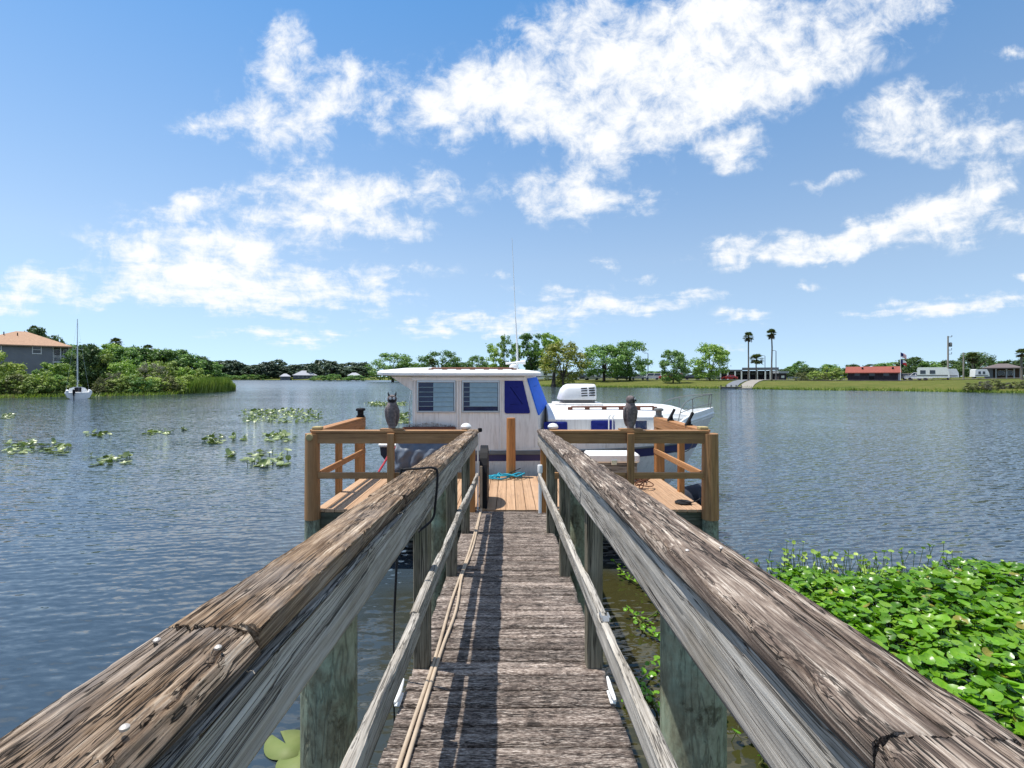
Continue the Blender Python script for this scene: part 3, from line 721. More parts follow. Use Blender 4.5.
# rod holders on the right rail
for px in (672, 690):
    d = F * (XR + .02) / (px - 508); p = Vector((XR + .02, d, RT))
    mb = MB(); mb.box(p.x - .03, p.x + .03, p.y - .03, p.y + .03, RT, RT + .02, .004)
    mb.tube([p + Vector((-.07, -.02, .0)), p + Vector((-.02, 0, .07)), p + Vector((.05, .02, .19))], .024, 10); mb.tube([p + Vector((0, 0, .01)), p + Vector((.0, .01, .11))], .018, 8)
    mb.build('rod_holder', M['black'], plat, 40)

# ---- things on the platform
def owl(label, x, y, z, turn, tufts, s=1.0):
    t = thing('owl_decoy', label, 'owl decoy', (x, y, z), group='decoys on the platform rail')
    prof = [(.001, 0), (.052, .0), (.052, .03), (.058, .09), (.070, .16), (.079, .24), (.077, .30), (.066, .345), (.052, .365), (.001, .37)]
    mb = MB(); mb.lathe([(r * s, zz * s) for r, zz in prof], (0, 0, .03), 18, 1.0, .88)
    for sgn in (-1, 1):    # folded wings
        ring = [(sgn * .066 * s, -.01, .30 * s), (sgn * .072 * s, .0, .24 * s), (sgn * .068 * s, .02, .15 * s), (sgn * .055 * s, .03, .06 * s), (sgn * .05 * s, .035, .02)]
        mb.tube([(a, b, c + .03) for a, b, c in ring], [.02 * s, .035 * s, .034 * s, .022 * s, .008], 10)
    mb.tube([(0, .045, .10), (0, .06, .03)], [.04 * s, .025 * s], 8)
    b = mb.build('body', M['owl'], t, 60)
    Mh = Matrix.Translation((0, 0, .03 + .40 * s)) @ Matrix.Rotation(turn, 4, 'Z')
    hd = MB(); hd.lathe([(.001, -.06 * s), (.046 * s, -.05 * s), (.064 * s, -.02 * s), (.067 * s, .01 * s), (.058 * s, .04 * s), (.035 * s, .058 * s), (.001, .064 * s)], (0, 0, 0), 16, 1, .92)
    h = hd.build('head', M['owl'], t, 60); h.matrix_local = Mh
    if tufts:
        for sgn in (-1, 1):
            e = MB(); e.tube([(sgn * .035 * s, -.01, .04 * s), (sgn * .05 * s, -.012, .075 * s), (sgn * .056 * s, -.012, .105 * s)], [.017 * s, .011 * s, .003], 8)
            e.build('ear_tuft', M['owldark'], h, 60)
    fd = MB(); fd.lathe([(.001, -.012), (.042 * s, -.008), (.046 * s, 0), (.03 * s, .010), (.001, .012)], (0, 0, 0), 14, 1.15, 1)
    f = fd.build('face_disc', M['owldark'], h, 60); f.matrix_local = Matrix.Translation((0, -.054 * s, .0)) @ Matrix.Rotation(R(90), 4, 'X')
    for sgn in (-1, 1):
        e = MB(); e.lathe([(.001, -.004), (.016 * s, -.003), (.018 * s, 0), (.010 * s, .004), (.001, .005)], (0, 0, 0), 12)
        q = e.build('eye', M['owleye'], h, 60); q.matrix_local = Matrix.Translation((sgn * .024 * s, -.066 * s, .014 * s)) @ Matrix.Rotation(R(90), 4, 'X')
    bk = MB(); bk.tube([(0, -.06 * s, -.0), (0, -.082 * s, -.008 * s), (0, -.084 * s, -.026 * s)], [.013 * s, .009 * s, .002], 8); bk.build('beak', M['black'], h, 60)
    MB().box(-.155, .155, -.065, .065, 0, .022, .004).build('base_board', M['brown'], t)
    return t
owl('dark plastic owl decoy with ear tufts on the rail left of the walkway', X(392, 6.86), 6.865, RT + .0005, R(14), True, .98)
owl('grey brown plastic owl decoy without ear tufts on the rail right of the walkway', X(630.5, 6.86), 6.865, RT + .0005, R(62), False, .96)
db = thing('dock_box', 'dock storage box with white lid and weathered grey sides by the boat', 'dock box', (X(611, 8.9), 8.88, PZ + .0005))
MB().box(-.41, .41, -.2, .2, .0, .33, .01).build('body', M['box'], db)
MB().box(-.45, .45, -.24, .24, .331, .49, .03).build('lid', M['white'], db)
MB().box(-.05, .05, -.252, -.2405, .30, .39, .006).build('latch', M['steel'], db)
# coiled turquoise rope at the foot of the mooring post
pts = []
for k in range(150):
    t = k / 149; a = t * 2 * math.pi * 5.2; r = .07 + .09 * math.sin(t * 9) ** 2 + .04 * math.sin(a * .37)
    pts.append((X(509, 8.95) + r * 1.5 * math.cos(a * (1 + .12 * math.sin(t * 5))) - .28 + .5 * t * t, 8.93 + r * .9 * math.sin(a * 1.13), PZ + .016 + .06 * t + .03 * abs(math.sin(a * 1.3))))
pts += [(X(516, 9.0), 9.0, PZ + .05), (X(522, 9.02), 9.02, PZ + .03)]
tag(MB().tube(pts, .013, 7).build('rope_coil', M['bluerope'], smooth=60), 'loosely coiled turquoise rope at the foot of the orange mooring post', 'rope')
pts = [(X(511, 9) - .10, 9.0, PZ + .04), (X(511, 9) - .02, 8.98, PZ + .10), (X(511, 9) + .1, 9.0, PZ + .15), (X(511, 9) + .17, 9.04, PZ + .17)]
tag(MB().tube(curve(pts, 20), .008, 7).build('rope_end', M['blackrub'], smooth=60), 'short black line hitched round the orange mooring post above the rope coil', 'rope')
# tangle of dark cable, flat reel and fender on the right of the platform
pts = []
for k in range(160):
    t = k / 159; a = t * 2 * math.pi * 6; r = .10 + .07 * math.sin(t * 13)
    pts.append((X(641, 8.1) + r * math.cos(a) + .05 * math.sin(t * 11), 8.12 + r * .7 * math.sin(a + t), PZ + .07 + .06 * math.sin(a * .83) + .10 * abs(math.sin(t * 4))))
tag(MB().tube(pts, .009, 6).build('cable_tangle', M['debris'], smooth=60), 'tangled heap of brown cable beside the dock box', 'cable')
mb = MB(); c = Vector((X(683, 7.2), 7.2, PZ + .02))
for r_, zz in ((.105, .0), (.082, .012), (.058, .006)):
    mb.tube([c + Vector((r_ * math.cos(a), r_ * .9 * math.sin(a), zz)) for a in np.linspace(0, 2 * math.pi, 26)[:-1]], .012, 7, closed=True)
mb.lathe([(.001, 0), (.04, 0), (.04, .035), (.001, .04)], c + Vector((.06, -.06, -.01)), 10)
mb.tube(curve([c + Vector((.09, -.05, .01)), c + Vector((.18, -.02, .02)), c + Vector((.27, .03, .06)), c + Vector((.34, .08, .16))], 14), .008, 6)
tag(mb.build('line_coil', M['blackrub'], smooth=60), 'flat black line coil lying on the boards by the right corner post', 'rope')
mb = MB(); mb.lathe([(.001, -.42), (.05, -.41), (.2, -.34), (.25, -.2), (.25, .2), (.2, .32), (.06, .38), (.05, .44), (.001, .45)], (0, 0, 0), 20)
fen = mb.build('fender', M['hypalon'], smooth=40); fen.location = (XR + .42, 8.35, .52); fen.rotation_euler = (R(70), 0, R(20))
tag(fen, 'big dark boat fender lying low against the right edge of the platform', 'fender')

# ================================================================== CABIN BOAT
boat = thing('cabin_boat', 'old white cabin boat with navy stripe and blue canvas window covers moored behind the dock', 'boat')
YC = 10.86
def hb(x):
    if x < 1.2: return 1.30 - .06 * ((1.2 - x) / 3.2) ** 2
    t = (x - 1.2) / 3.27; return max(.012, 1.30 * (1 - min(1, t) ** 2.3))
def sheer(x): return 1.13 + .66 * max(0, (x + 1.95) / 6.57) ** 2.0
def stz(x): return 1.12 + .10 * max(0, (x + 1.95) / 6.4) ** 2
def sec(x, off=0.0):
    b = hb(x) + off; zs = sheer(x); t = min(1, max(0, (x - 1.2) / 3.27)); out = []; st = stz(x)
    zch = .12 + .75 * t ** 2.5; zk = -.40 + 1.0 * t ** 4
    for (f, z) in ((1, zs), (.995 - .06 * t, st), (.985 - .12 * t, st - .17), (.93 - .25 * t, (st + zch) / 2 - .08), (.84 - .45 * t, zch), (0.0, zk)):
        out.append((x - .55 * t ** 2 * (zs - z), b * f + (0 if f else 0), z))
    return out
xs = list(np.linspace(-1.95, 1.2, 9)) + list(np.linspace(1.5, 4.46, 16))
rings = []
for x in xs:
    s_ = sec(x); rings.append([(p[0], YC - p[1], p[2]) for p in s_] + [(p[0], YC + p[1], p[2]) for p in s_[::-1][1:]])
mb = MB(); mb.loft(rings, close=False, caps=False)
n = len(rings[0]); mb.add([p for p in rings[0]], [tuple(range(n))])
hull = mb.build('hull', M['hullwhite'], boat, 35)
mb = MB(); dr = []
for x in xs:
    b = hb(x) - .03; z = sheer(x) - .06; dr.append([(x, YC - max(b, .005), z), (x, YC, z + .02), (x, YC + max(b, .005), z)])
mb.loft(dr, close=False, caps=False); mb.build('deck', M['white'], boat, 60)
for s in (-1, 1):     # navy band, rub rail and toe rail on each side
    r = []
    for x in xs:
        q = sec(x, .006); f = lambda p: (p[0], YC + s * p[1], p[2])
        a, c = q[1], q[2]
        r.append([f(a), f(c)])
    mb = MB(); mb.loft(r, close=False, caps=False); mb.build('stripe', M['navy'], hull, 60)
    MB().tube([(sec(x)[1][0], YC + s * (sec(x)[1][1] + .012), stz(x) + .015) for x in xs], .02, 8).build('rub_rail', M['greyplastic'], hull, 50)
    MB().tube([(x, YC + s * (hb(x) - .01), sheer(x) + .035) for x in xs if x > .7], .03, 8).build('toe_rail', M['white'], hull, 50)
# bow bulwark
for s in (-1, 1):
    r = []
    for x in [q for q in xs if q > 3.3]:
        h_ = .16 * min(1, (x - 3.3) / .5); b = hb(x)
        r.append([(x, YC + s * b, sheer(x) - .03), (x, YC + s * b, sheer(x) + h_), (x - .02, YC + s * max(0.002, b - .07), sheer(x) + h_), (x - .02, YC + s * max(0.002, b - .07), sheer(x) - .03)])
    mb = MB(); mb.loft(r); mb.build('bulwark', M['white'], hull, 40)
# cabin
ya, yb = 9.585, 2 * YC - 9.585
A = [(-1.83, 1.08), (-1.83, 2.585), (.335, 2.585), (.575, 1.80), (.60, 1.2)]
C_ = [(.60, 2.60), (.85, 1.97), (.87, 1.2)]
vs = [(a, ya, b) for a, b in A] + [(a, yb, b) for a, b in A] + [(a, YC, b) for a, b in C_]
fs = [(0,1,2,3,4), (9,8,7,6,5), (0,5,6,1), (1,6,7,10,2), (2,10,11,3), (3,11,12,4), (10,7,8,11), (11,8,9,12)]
mb = MB(); mb.add(vs, fs); cabin = mb.build('cabin', M['hullwhite'], boat)
# vertical trims and a ledge on the cabin side
for px in (415, 457.5, 460.5, 500.5):
    xx = X(px, 9.585); MB().box(xx - .014, xx + .014, ya - .022, ya - .001, 1.14, 2.56, .004).build('trim', M['hullwhite'], cabin)
MB().box(-1.84, .34, ya - .03, ya - .001, 2.50, 2.565, .008).build('trim', M['white'], cabin)
MB().box(-1.84, .62, ya - .045, ya - .001, 1.085, 1.135, .008).build('trim', M['greyplastic'], cabin)
for wi, (p0, p1) in enumerate(((418.5, 454), (463.5, 498))):
    x0, x1 = X(p0, 9.57), X(p1, 9.57); z0, z1 = Z(411, 9.57), Z(382.5, 9.57)
    win = MB().box(x0, x1, ya - .012, ya + .004, z0, z1).build('window', M['darkglass'], boat)
    for (a, b, c, d) in ((x0 - .03, x1 + .03, z1, z1 + .045), (x0 - .03, x1 + .03, z0 - .03, z0), (x0 - .03, x0, z0, z1), (x1, x1 + .03, z0, z1)):
        MB().box(a, b, ya - .034, ya - .002, c, d, .005).build('frame', M['alu'], win)
    nl = 6; hgt = (z1 - z0) / nl; split = x0 + (x1 - x0) * (.42 if wi == 0 else .18)
    for k in range(nl):
        zz = z0 + k * hgt
        Mx = Matrix.Translation((0, ya - .020, zz + hgt / 2)) @ Matrix.Rotation(R(-9), 4, 'X')
        if not (k == 0 and wi == 1): MB().box(split, x1 - .01, -.003, .003, -hgt / 2 + .004, hgt / 2 - .004, M=Mx).build('louvre', M['paleglass'], win)
        MB().box(x0 + .005, x1 - .005, ya - .030, ya - .018, zz - .004, zz + .005).build('louvre_edge', M['paleglass'], win)
def slab(name, corners, th, mat, parent, bev=.03):
    """a flat cover with rounded corners lying on four points"""
    P = [Vector(p) for p in corners]; nrm = (P[1] - P[0]).cross(P[3] - P[0]).normalized(); pts = []
    for i in range(4):
        p, a, b = P[i], P[i - 1], P[(i + 1) % 4]; ea = (a - p).normalized(); eb = (b - p).normalized()
        for t in (1, .45, .12): pts.append(p + ea * bev * t + eb * bev * (1 - t) * .55)
        for t in (.12, .45, 1): pts.append(p + eb * bev * t + ea * bev * (1 - t) * .55)
    mb = MB(); n = len(pts); cen = sum(pts, Vector()) / n
    r0 = [p for p in pts]; r1 = [p + nrm * th * .8 for p in pts]; r2 = [p + (cen - p) * .05 + nrm * th for p in pts]; r3 = [p + (cen - p) * .5 + nrm * (th * 1.25) for p in pts]
    mb.loft([r0, r1, r2, r3]); return mb.build(name, mat, parent, 40)
yq = ya - .003
slab('window_cover', [(X(504.5, 9.58), yq, Z(413.5, 9.58)), (X(530.5, 9.58), yq, Z(413.5, 9.58)), (X(522, 9.58), yq, Z(377.8, 9.58)), (X(504.5, 9.58), yq, Z(377.8, 9.58))], .018, M['navycloth'], boat, .04)
def wp(s, t, side):   # point on the raked windscreen, s across to the middle, t down
    a = Vector((.335, ya, 2.585)); b = Vector((.575, ya, 1.80)); c = Vector((.60, YC, 2.60)); d = Vector((.85, YC, 1.97))
    p = (a * (1 - t) + b * t) * (1 - s) + (c * (1 - t) + d * t) * s
    if side < 0: p.y = 2 * YC - p.y
    return p + Vector((.004, 0, .002))
slab('windscreen_cover', [wp(.03, .98, 1), wp(.97, .98, 1), wp(.97, .06, 1), wp(.03, .06, 1)], .022, M['bluecloth'], boat, .05)
slab('windscreen_cover', [wp(.97, .98, -1), wp(.03, .98, -1), wp(.03, .06, -1), wp(.97, .06, -1)], .022, M['bluecloth'], boat, .05)
# cabin roof with rounded plan and crown
rings = []
rx0, rx1, hw = -2.55, .66, 1.42
for k, (ins, z) in enumerate(((.05, 2.588), (.0, 2.60), (.0, 2.645), (.03, 2.672), (.12, 2.69), (.5, 2.735), (1.0, 2.755))):
    ring = []
    for a in np.linspace(0, 2 * math.pi, 64, endpoint=False):
        ca, sa = math.cos(a), math.sin(a); e = .17
        ring.append(((rx0 + rx1) / 2 + ((rx1 - rx0) / 2 - ins) * math.copysign(abs(ca) ** e, ca) , YC + max(.05, hw - ins) * math.copysign(abs(sa) ** e, sa), z + .02 * max(0, -ca)))
    rings.append(ring)
mb = MB(); mb.loft(rings); roof = mb.build('roof', M['white'], boat, 40)
def grab_rail(parent, p0, p1, nf, h_=.05, r=.016, sag=0):
    p0, p1 = Vector(p0), Vector(p1); mb = MB()
    mb.tube([p0 + Vector((0, 0, h_ * .2))] + [p0.lerp(p1, .03 + .94 * t) + Vector((0, 0, h_ + sag * math.sin(math.pi * t))) for t in np.linspace(0, 1, 10)] + [p1 + Vector((0, 0, h_ * .2))], r, 8)
    for k in range(nf):
        t = (k + .06) / (nf - .88) ; q = p0.lerp(p1, min(t, 1)) + Vector((0, 0, sag * math.sin(math.pi * min(t, 1))))
        mb.box(q.x - .05, q.x + .05, q.y - .014, q.y + .014, q.z - .02, q.z + h_, .008)
    return mb.build('grab_rail', M['teak'], parent, 40)
grab_rail(roof, (X(430, 9.75), 9.75, 2.70), (X(515, 9.75), 9.75, 2.70), 7, .04, .017)
mb = MB(); mb.lathe([(.001, 0), (.09, 0), (.1, .03), (.08, .09), (.03, .11), (.001, .11)], (.12, 10.4, 2.73), 16); mb.tube([(-.05, 10.42, 2.85), (.2, 10.40, 2.87), (.36, 10.4, 2.88)], [.02, .025, .05], 10); mb.tube([(.1, 10.4, 2.82), (.1, 10.4, 2.87)], .02, 8)
mb.build('horn', M['pvc'], roof, 40)
p = at(517.5, 362, 10.9); q = at(512, 238, 10.9)
MB().tube([p + Vector((0, 0, -.1)), p + Vector((-.005, 0, .25)), p.lerp(q, .35), p.lerp(q, .36), q], [.022, .02, .012, .008, .004], 8).build('antenna', M['pvc'], roof, 50)
# aft roof brackets and aft cockpit
for yy in (ya + .03, yb - .03):
    MB().prism([(-1.83, 2.30), (-1.83, 2.58), (-2.25, 2.58)], lambda a, b, yy=yy: (a, yy - .02, b), lambda a, b, yy=yy: (a, yy + .02, b)).build('bracket', M['hullwhite'], cabin)
MB().tube([(-1.90, ya + .03, 1.1), (-1.90, ya + .03, 2.1), (-1.86, ya + .03, 2.3)], .012, 8).build('stanchion', M['steel'], boat, 40)
mb = MB()
for k in range(260):
    a = random.uniform(-1.95, -1.02); b = random.uniform(ya - .10, ya + .02); L_ = random.uniform(.03, .09); an = random.uniform(0, 6.3)
    c = Vector((a, b, 1.62 + random.uniform(0, .09) * (1 - abs(a + 1.5) / .6)))
    dv = Vector((math.cos(an), math.sin(an) * .6, random.uniform(-.2, .4))) * L_; sd = Vector((-dv.y, dv.x, 0)).normalized() * .008
    mb.add([c - sd, c + sd, c + dv], [(0, 1, 2)])
ll = mb.build('leaf_litter', M['debris'], boat); ll['kind'] = 'stuff'
MB().box(-2.0, -1.0, ya - .12, ya - .001, 1.56, 1.62, .01).build('shelf', M['teak'], boat)
# low trunk cabin forward
def tw(x): return .98 - .52 * max(0, (x - 1.0) / 3.0) ** 1.6
rings = []
for x, k in [(.80, 1), (1.2, 1), (1.7, 1), (2.2, 1), (2.7, 1), (3.1, 1), (3.35, .97), (3.55, .9), (3.72, .78), (3.86, .6), (3.95, .38), (4.0, .12)]:
    w = tw(x) * (1 if k > .95 else (.55 + .45 * k)); zb = sheer(x) - .06; ze = zb + (1.76 - zb) * min(1, k * 1.05); zt = zb + (1.99 - zb) * k
    ring = [(x, YC - w - .02, zb), (x, YC - w, ze - .03), (x, YC - w + .03, ze)]
    for t in np.linspace(-.9, .9, 9): ring.append((x, YC + w * t, ze + (zt - ze) * (1 - t * t) ** .8 + .004))
    ring += [(x, YC + w - .03, ze), (x, YC + w, ze - .03), (x, YC + w + .02, zb)]
    rings.append(ring)
mb = MB(); mb.loft(rings); trunk = mb.build('trunk_cabin', [M['white'], M['hullwhite']], boat, 32)
for pl_ in trunk.data.polygons: pl_.material_index = 0 if pl_.normal.z > .35 else 1
def side_y(x): return YC - tw(x) - .006
for (p0, p1, q0, q1, mt) in ((543.5, 567, 421.5, 431, 'bluecloth'), (591, 615, 420.5, 431.5, 'bluecloth'), (637, 649, 420.5, 431, 'darkglass')):
    d_ = 9.92; x0, x1 = X(p0, d_), X(p1, d_)
    w_ = slab('port_cover' if mt == 'bluecloth' else 'port_window', [(x0, side_y(x0) - .012, Z(q1, d_)), (x1, side_y(x1) - .012, Z(q1, d_)), (x1, side_y(x1), Z(q0, d_)), (x0, side_y(x0), Z(q0, d_))], .02, M['navycloth'] if mt == 'bluecloth' else M[mt], trunk, .03)
MB().box(X(634, 9.95), X(652, 9.95), 9.84, 9.93, Z(420.3, 9.95), Z(416.5, 9.95), .006).build('eyebrow', M['white'], trunk)
gr = MB(); x0, x1 = X(569, 10.22), X(656, 10.32)
grab_rail(trunk, (x0, 10.20, 1.895), (x1, 10.34, 1.895), 6, .065, .018)
# rooftop air conditioner
ac = empty('air_conditioner', (X(577, 10.95), 10.95, 1.97)); ac.parent = boat
MB().box(-.52, .5, -.42, .42, -.05, .045, .015).build('mounting_plate', M['hullwhite'], ac)
MB().box(-.34, .35, -.28, .28, .045, .12, .01).build('tray', M['greyplastic'], ac)
rings = []
for k, (z, l, r_, w) in enumerate(((.115, -.42, .385, .33), (.14, -.425, .395, .335), (.33, -.36, .392, .315), (.41, -.29, .385, .28), (.445, -.22, .36, .22), (.45, -.1, .25, .1))):
    ring = []
    for a in np.linspace(0, 2 * math.pi, 40, endpoint=False):
        ca, sa = math.cos(a), math.sin(a); e = .35
        ring.append(((l + r_) / 2 + (r_ - l) / 2 * math.copysign(abs(ca) ** e, ca), w * math.copysign(abs(sa) ** e, sa), z))
    rings.append(ring)
mb = MB(); mb.loft(rings); sh = mb.build('shroud', M['white'], ac, 40)
for j in range(4):
    for (a, b) in ((.06, .19), (.225, .355)):
        zz = .195 + j * .052; yy = -.334 + (zz - .14) * .105
        MB().box(a, b, yy - .004, yy + .03, zz - .012, zz + .012, .003, M=Matrix.Translation((0, 0, 0)) @ Matrix.Rotation(R(-3), 4, 'Y')).build('vent', M['black'], sh)
# bow pulpit, boarding stanchions
pt = at(715, 393, YC); pul = MB()
pul.tube(curve([(3.45, YC - .72, 1.68), (3.6, YC - .60, 2.0), (3.95, YC - .34, 2.14), (4.42, YC, 2.2), (3.95, YC + .34, 2.14), (3.6, YC + .60, 2.0), (3.45, YC + .72, 1.68)], 40), .009, 8)
for x, t in ((3.85, .5), (4.35, .5)):
    for s in (-1, 1):
        b = hb(x) - .05 if x < 4.3 else .07
        top = {3.85: (3.86, .40, 2.11), 4.35: (4.40, .06, 2.19)}[x]
        pul.tube([(x, YC + s * b, sheer(x)), (top[0], YC + s * top[1], top[2])], .010, 8)
pul.tube([(3.52, YC - .66, 1.84), (3.85, YC - .43, 1.92), (4.40, YC - .06, 2.0)], .008, 6)
pul.build('pulpit', M['greyplastic'], boat, 50)
for px in (609, 613):
    xx = X(px, 9.62); MB().tube([(xx, YC - hb(xx) + .03, sheer(xx) - .05), (xx, YC - hb(xx) + .03, 1.80), (xx + .03, YC - hb(xx) + .03, 1.84)], .013, 8).build('stanchion', M['pvc'], boat, 40)
MB().tube(curve([(3.9, YC - .62, 1.50), (3.5, 9.7, 1.15), (XR + .05, 8.9, PZ + .5)], 14), .008, 6).build('mooring_rope', M['blackrub'], boat, 50)

# dinghy hung across the stern, tarpaulin over the aft quarter, red strap
din = thing('dinghy', 'small dinghy with white rim and dark sides slung at the stern of the cabin boat', 'dinghy')
rings = []; rim = []
for t in np.linspace(0, 1, 14):
    y = 9.75 + 2.3 * t; w = .42 * (1 - abs(2 * t - 1) ** 3 * .55) if t > .5 else .42 * (.62 + .38 * math.sin(t * math.pi)); c = -2.24
    rings.append([(c - w, y, 1.22), (c - w * .93, y, 1.05), (c - w * .6, y, .97 - .02), (c, y, .93), (c + w * .6, y, .95), (c + w * .93, y, 1.05), (c + w, y, 1.22)])
    rim.append((c - w, y, 1.24))
mb = MB(); mb.loft(rings, close=False, caps=False); mb.add(rings[0], [tuple(range(7))]); mb.add(rings[-1], [tuple(range(7))]); mb.add([(r[0][0], r[0][1], 1.2) for r in rings] + [(r[-1][0], r[-1][1], 1.2) for r in rings], [(i, i + 1, i + 15, i + 14) for i in range(13)])
mb.build('hull', M['hypalon'], din, 50)
rm = [(r[0][0], r[0][1], 1.235) for r in rings] + [(r[-1][0], r[-1][1], 1.235) for r in rings[::-1]]
MB().tube(rm, .035, 8, closed=True).build('rim', M['pvc'], din, 60)
nx, nz = 46, 26; vs = []; fs = []
for i in range(nx):
    for j in range(nz):
        s = i / (nx - 1); t = j / (nz - 1); x = -2.12 + s * 1.32
        fold = (float(fbm2(s * 7 + t * 1.4, t * 2.2, 31, 3)) - .5) * .42 * (.3 + t) + .07 * math.sin(s * 30 + t * 7 + 4 * float(fbm2(s * 4, t * 3, 33, 2))) * (.2 + t)
        drop = t * (.62 - .16 * s); out = .10 + .05 * math.sin(t * 3)
        vs.append((x + .06 * t * math.sin(s * 9), 9.50 - out * min(1, t * 4) - fold * .55, 1.345 - drop))
for i in range(nx - 1):
    for j in range(nz - 1):
        a = i * nz + j; fs.append((a, a + 1, a + nz + 1, a + nz))
base = len(vs)
for i in range(nx): vs.append((vs[i * nz][0], 10.6, 1.36))
for i in range(nx - 1): fs.append((i * nz, (i + 1) * nz, base + i + 1, base + i))
tp = obj('tarpaulin', mesh_np('tarpaulin', vs, fs, M['tarp'], True)); so = tp.modifiers.new('thickness', 'SOLIDIFY'); so.thickness = .004
tag(tp, 'crumpled slate grey tarpaulin hung over the aft side of the cabin boat', 'tarpaulin')
a = at(390, 453, 9.5); b = at(378.5, 472, 9.3)
tag(MB().tube(curve([a + Vector((.12, .1, .12)), a, a.lerp(b, .5) + Vector((0, 0, -.01)), b], 14), .02, 6).build('red_strap', M['redstrap'], smooth=60), 'faded red strap running down from the dinghy towards the platform', 'strap')

# ================================================================== VEGETATION
def leaf_mat(name, dark, mid, light, rough=.5, trans=.32, spec=.4, bigscale=.35, odd=None):
    m = NT(name); v = m.coords()
    g = m.n('ShaderNodeNewGeometry'); ri = g.outputs['Random Per Island']
    n = m.noise(v, bigscale, 3, .5)
    f = m.math('ADD', m.math('MULTIPLY', ri, .55), m.math('MULTIPLY', n, .6))
    col = m.ramp(f, [(.22, dark), (.55, mid), (.9, light)])
    if odd: col = m.mix(m.math('GREATER_THAN', m.math('FRACT', m.math('MULTIPLY', m.math('ADD', ri, m.rand), 37.3)), .985), col, odd)
    k = m.math('MULTIPLY_ADD', m.rand, .35, .82); x = m.n('ShaderNodeCombineXYZ'); [m.link(k, x.inputs[i]) for i in range(3)]
    col = m.mix(1.0, col, x.outputs[0], 'MULTIPLY')
    m.base(col, rough, spec)
    tr = m.n('ShaderNodeBsdfTranslucent'); m.link(m.mix(1.0, col, (1.0, 1.15, .45), 'MULTIPLY'), tr.inputs[0])
    ms = m.n('ShaderNodeMixShader'); ms.inputs[0].default_value = trans
    m.link(m.b.outputs[0], ms.inputs[1]); m.link(tr.outputs[0], ms.inputs[2]); m.link(ms.outputs[0], m.out.inputs[0])
    return m.mat
M['oak'] = leaf_mat('oak_leaves', (0.048, 0.1081, 0.033), (0.1351, 0.2552, 0.0661), (0.3304, 0.4805, 0.1351))
M['light'] = leaf_mat('light_leaves', (0.0902, 0.169, 0.0316), (0.2254, 0.3608, 0.0677), (0.496, 0.6089, 0.1352))
M['yellowgreen'] = leaf_mat('yellow_green_leaves', (0.075, 0.0975, 0.018), (0.195, 0.225, 0.042), (0.375, 0.36, 0.0825))
M['dark'] = leaf_mat('dark_leaves', (0.027, 0.0539, 0.0215), (0.07, 0.1241, 0.0431), (0.1619, 0.2293, 0.081))
M['scrubleaf'] = leaf_mat('scrub_leaves', (0.0919, 0.1444, 0.0368), (0.2624, 0.3543, 0.0786), (0.5774, 0.6299, 0.1969))
M['greyleaf'] = leaf_mat('grey_bare_twigs', (0.065, 0.065, 0.052), (0.156, 0.1495, 0.117), (0.312, 0.299, 0.247))
M['olive'] = leaf_mat('olive_leaves', (0.0672, 0.084, 0.0302), (0.168, 0.1848, 0.0672), (0.3192, 0.3192, 0.1428))
M['farleaf'] = leaf_mat('far_dark_leaves', (0.0306, 0.0561, 0.0357), (0.0663, 0.1071, 0.0612), (0.1403, 0.1913, 0.102), trans=.1)
M['palmleaf'] = leaf_mat('palm_fronds', (0.0224, 0.0352, 0.0144), (0.072, 0.0992, 0.032), (0.192, 0.208, 0.08))
M['deadfrond'] = leaf_mat('dead_fronds', (0.039, 0.0286, 0.0156), (0.091, 0.065, 0.039), (0.169, 0.13, 0.078))
M['bark'] = wood('tree_bark', 'Z', [(0.3,(.02,.017,.013)),(0.5,(.07,.058,.045)),(0.7,(.14,.12,.10))], 3, .2, crack=.5, bump=.6, dist=.05)
M['palmbark'] = wood('palm_bark', 'Z', [(0.3,(.10,.085,.07)),(0.5,(.2,.175,.15)),(0.7,(.30,.27,.24))], 3, .5, crack=.4, bump=.5, dist=.04)
M['reed'] = leaf_mat('reeds', (0.0759, 0.1265, 0.0202), (0.1771, 0.253, 0.0379), (0.3289, 0.3795, 0.0885))

def leaves_at(cents, nper, spread, size, seed, flat=.75):
    """small leaf-clump quads scattered round the cluster centres"""
    r = np.random.default_rng(seed); C0 = np.repeat(cents[:, :3], nper, 0); SR = np.repeat(cents[:, 3], nper)
    d = r.normal(size=C0.shape); d /= np.linalg.norm(d, axis=1, keepdims=True)
    rad = SR * r.uniform(.25, 1.0, len(C0)) ** .5 * np.where(r.random(len(C0)) < .16, r.uniform(1.1, 1.75, len(C0)), 1.0)
    P = C0 + d * rad[:, None] * np.array([1, 1, flat])
    nrm = d * .8 + r.normal(size=d.shape) * .55 + np.array([0, 0, .45]); nrm /= np.linalg.norm(nrm, axis=1, keepdims=True)
    t = np.cross(nrm, r.normal(size=d.shape)); t /= np.linalg.norm(t, axis=1, keepdims=True) + 1e-9; b = np.cross(nrm, t)
    s = size * r.uniform(.55, 1.25, len(P)); a = s * r.uniform(.55, 1.0, len(P))
    V = np.stack([P - t * s[:, None], P - b * a[:, None] * .8, P + t * s[:, None], P + b * a[:, None] * .8], 1).reshape(-1, 3)
    return V, np.arange(len(V)).reshape(-1, 4)
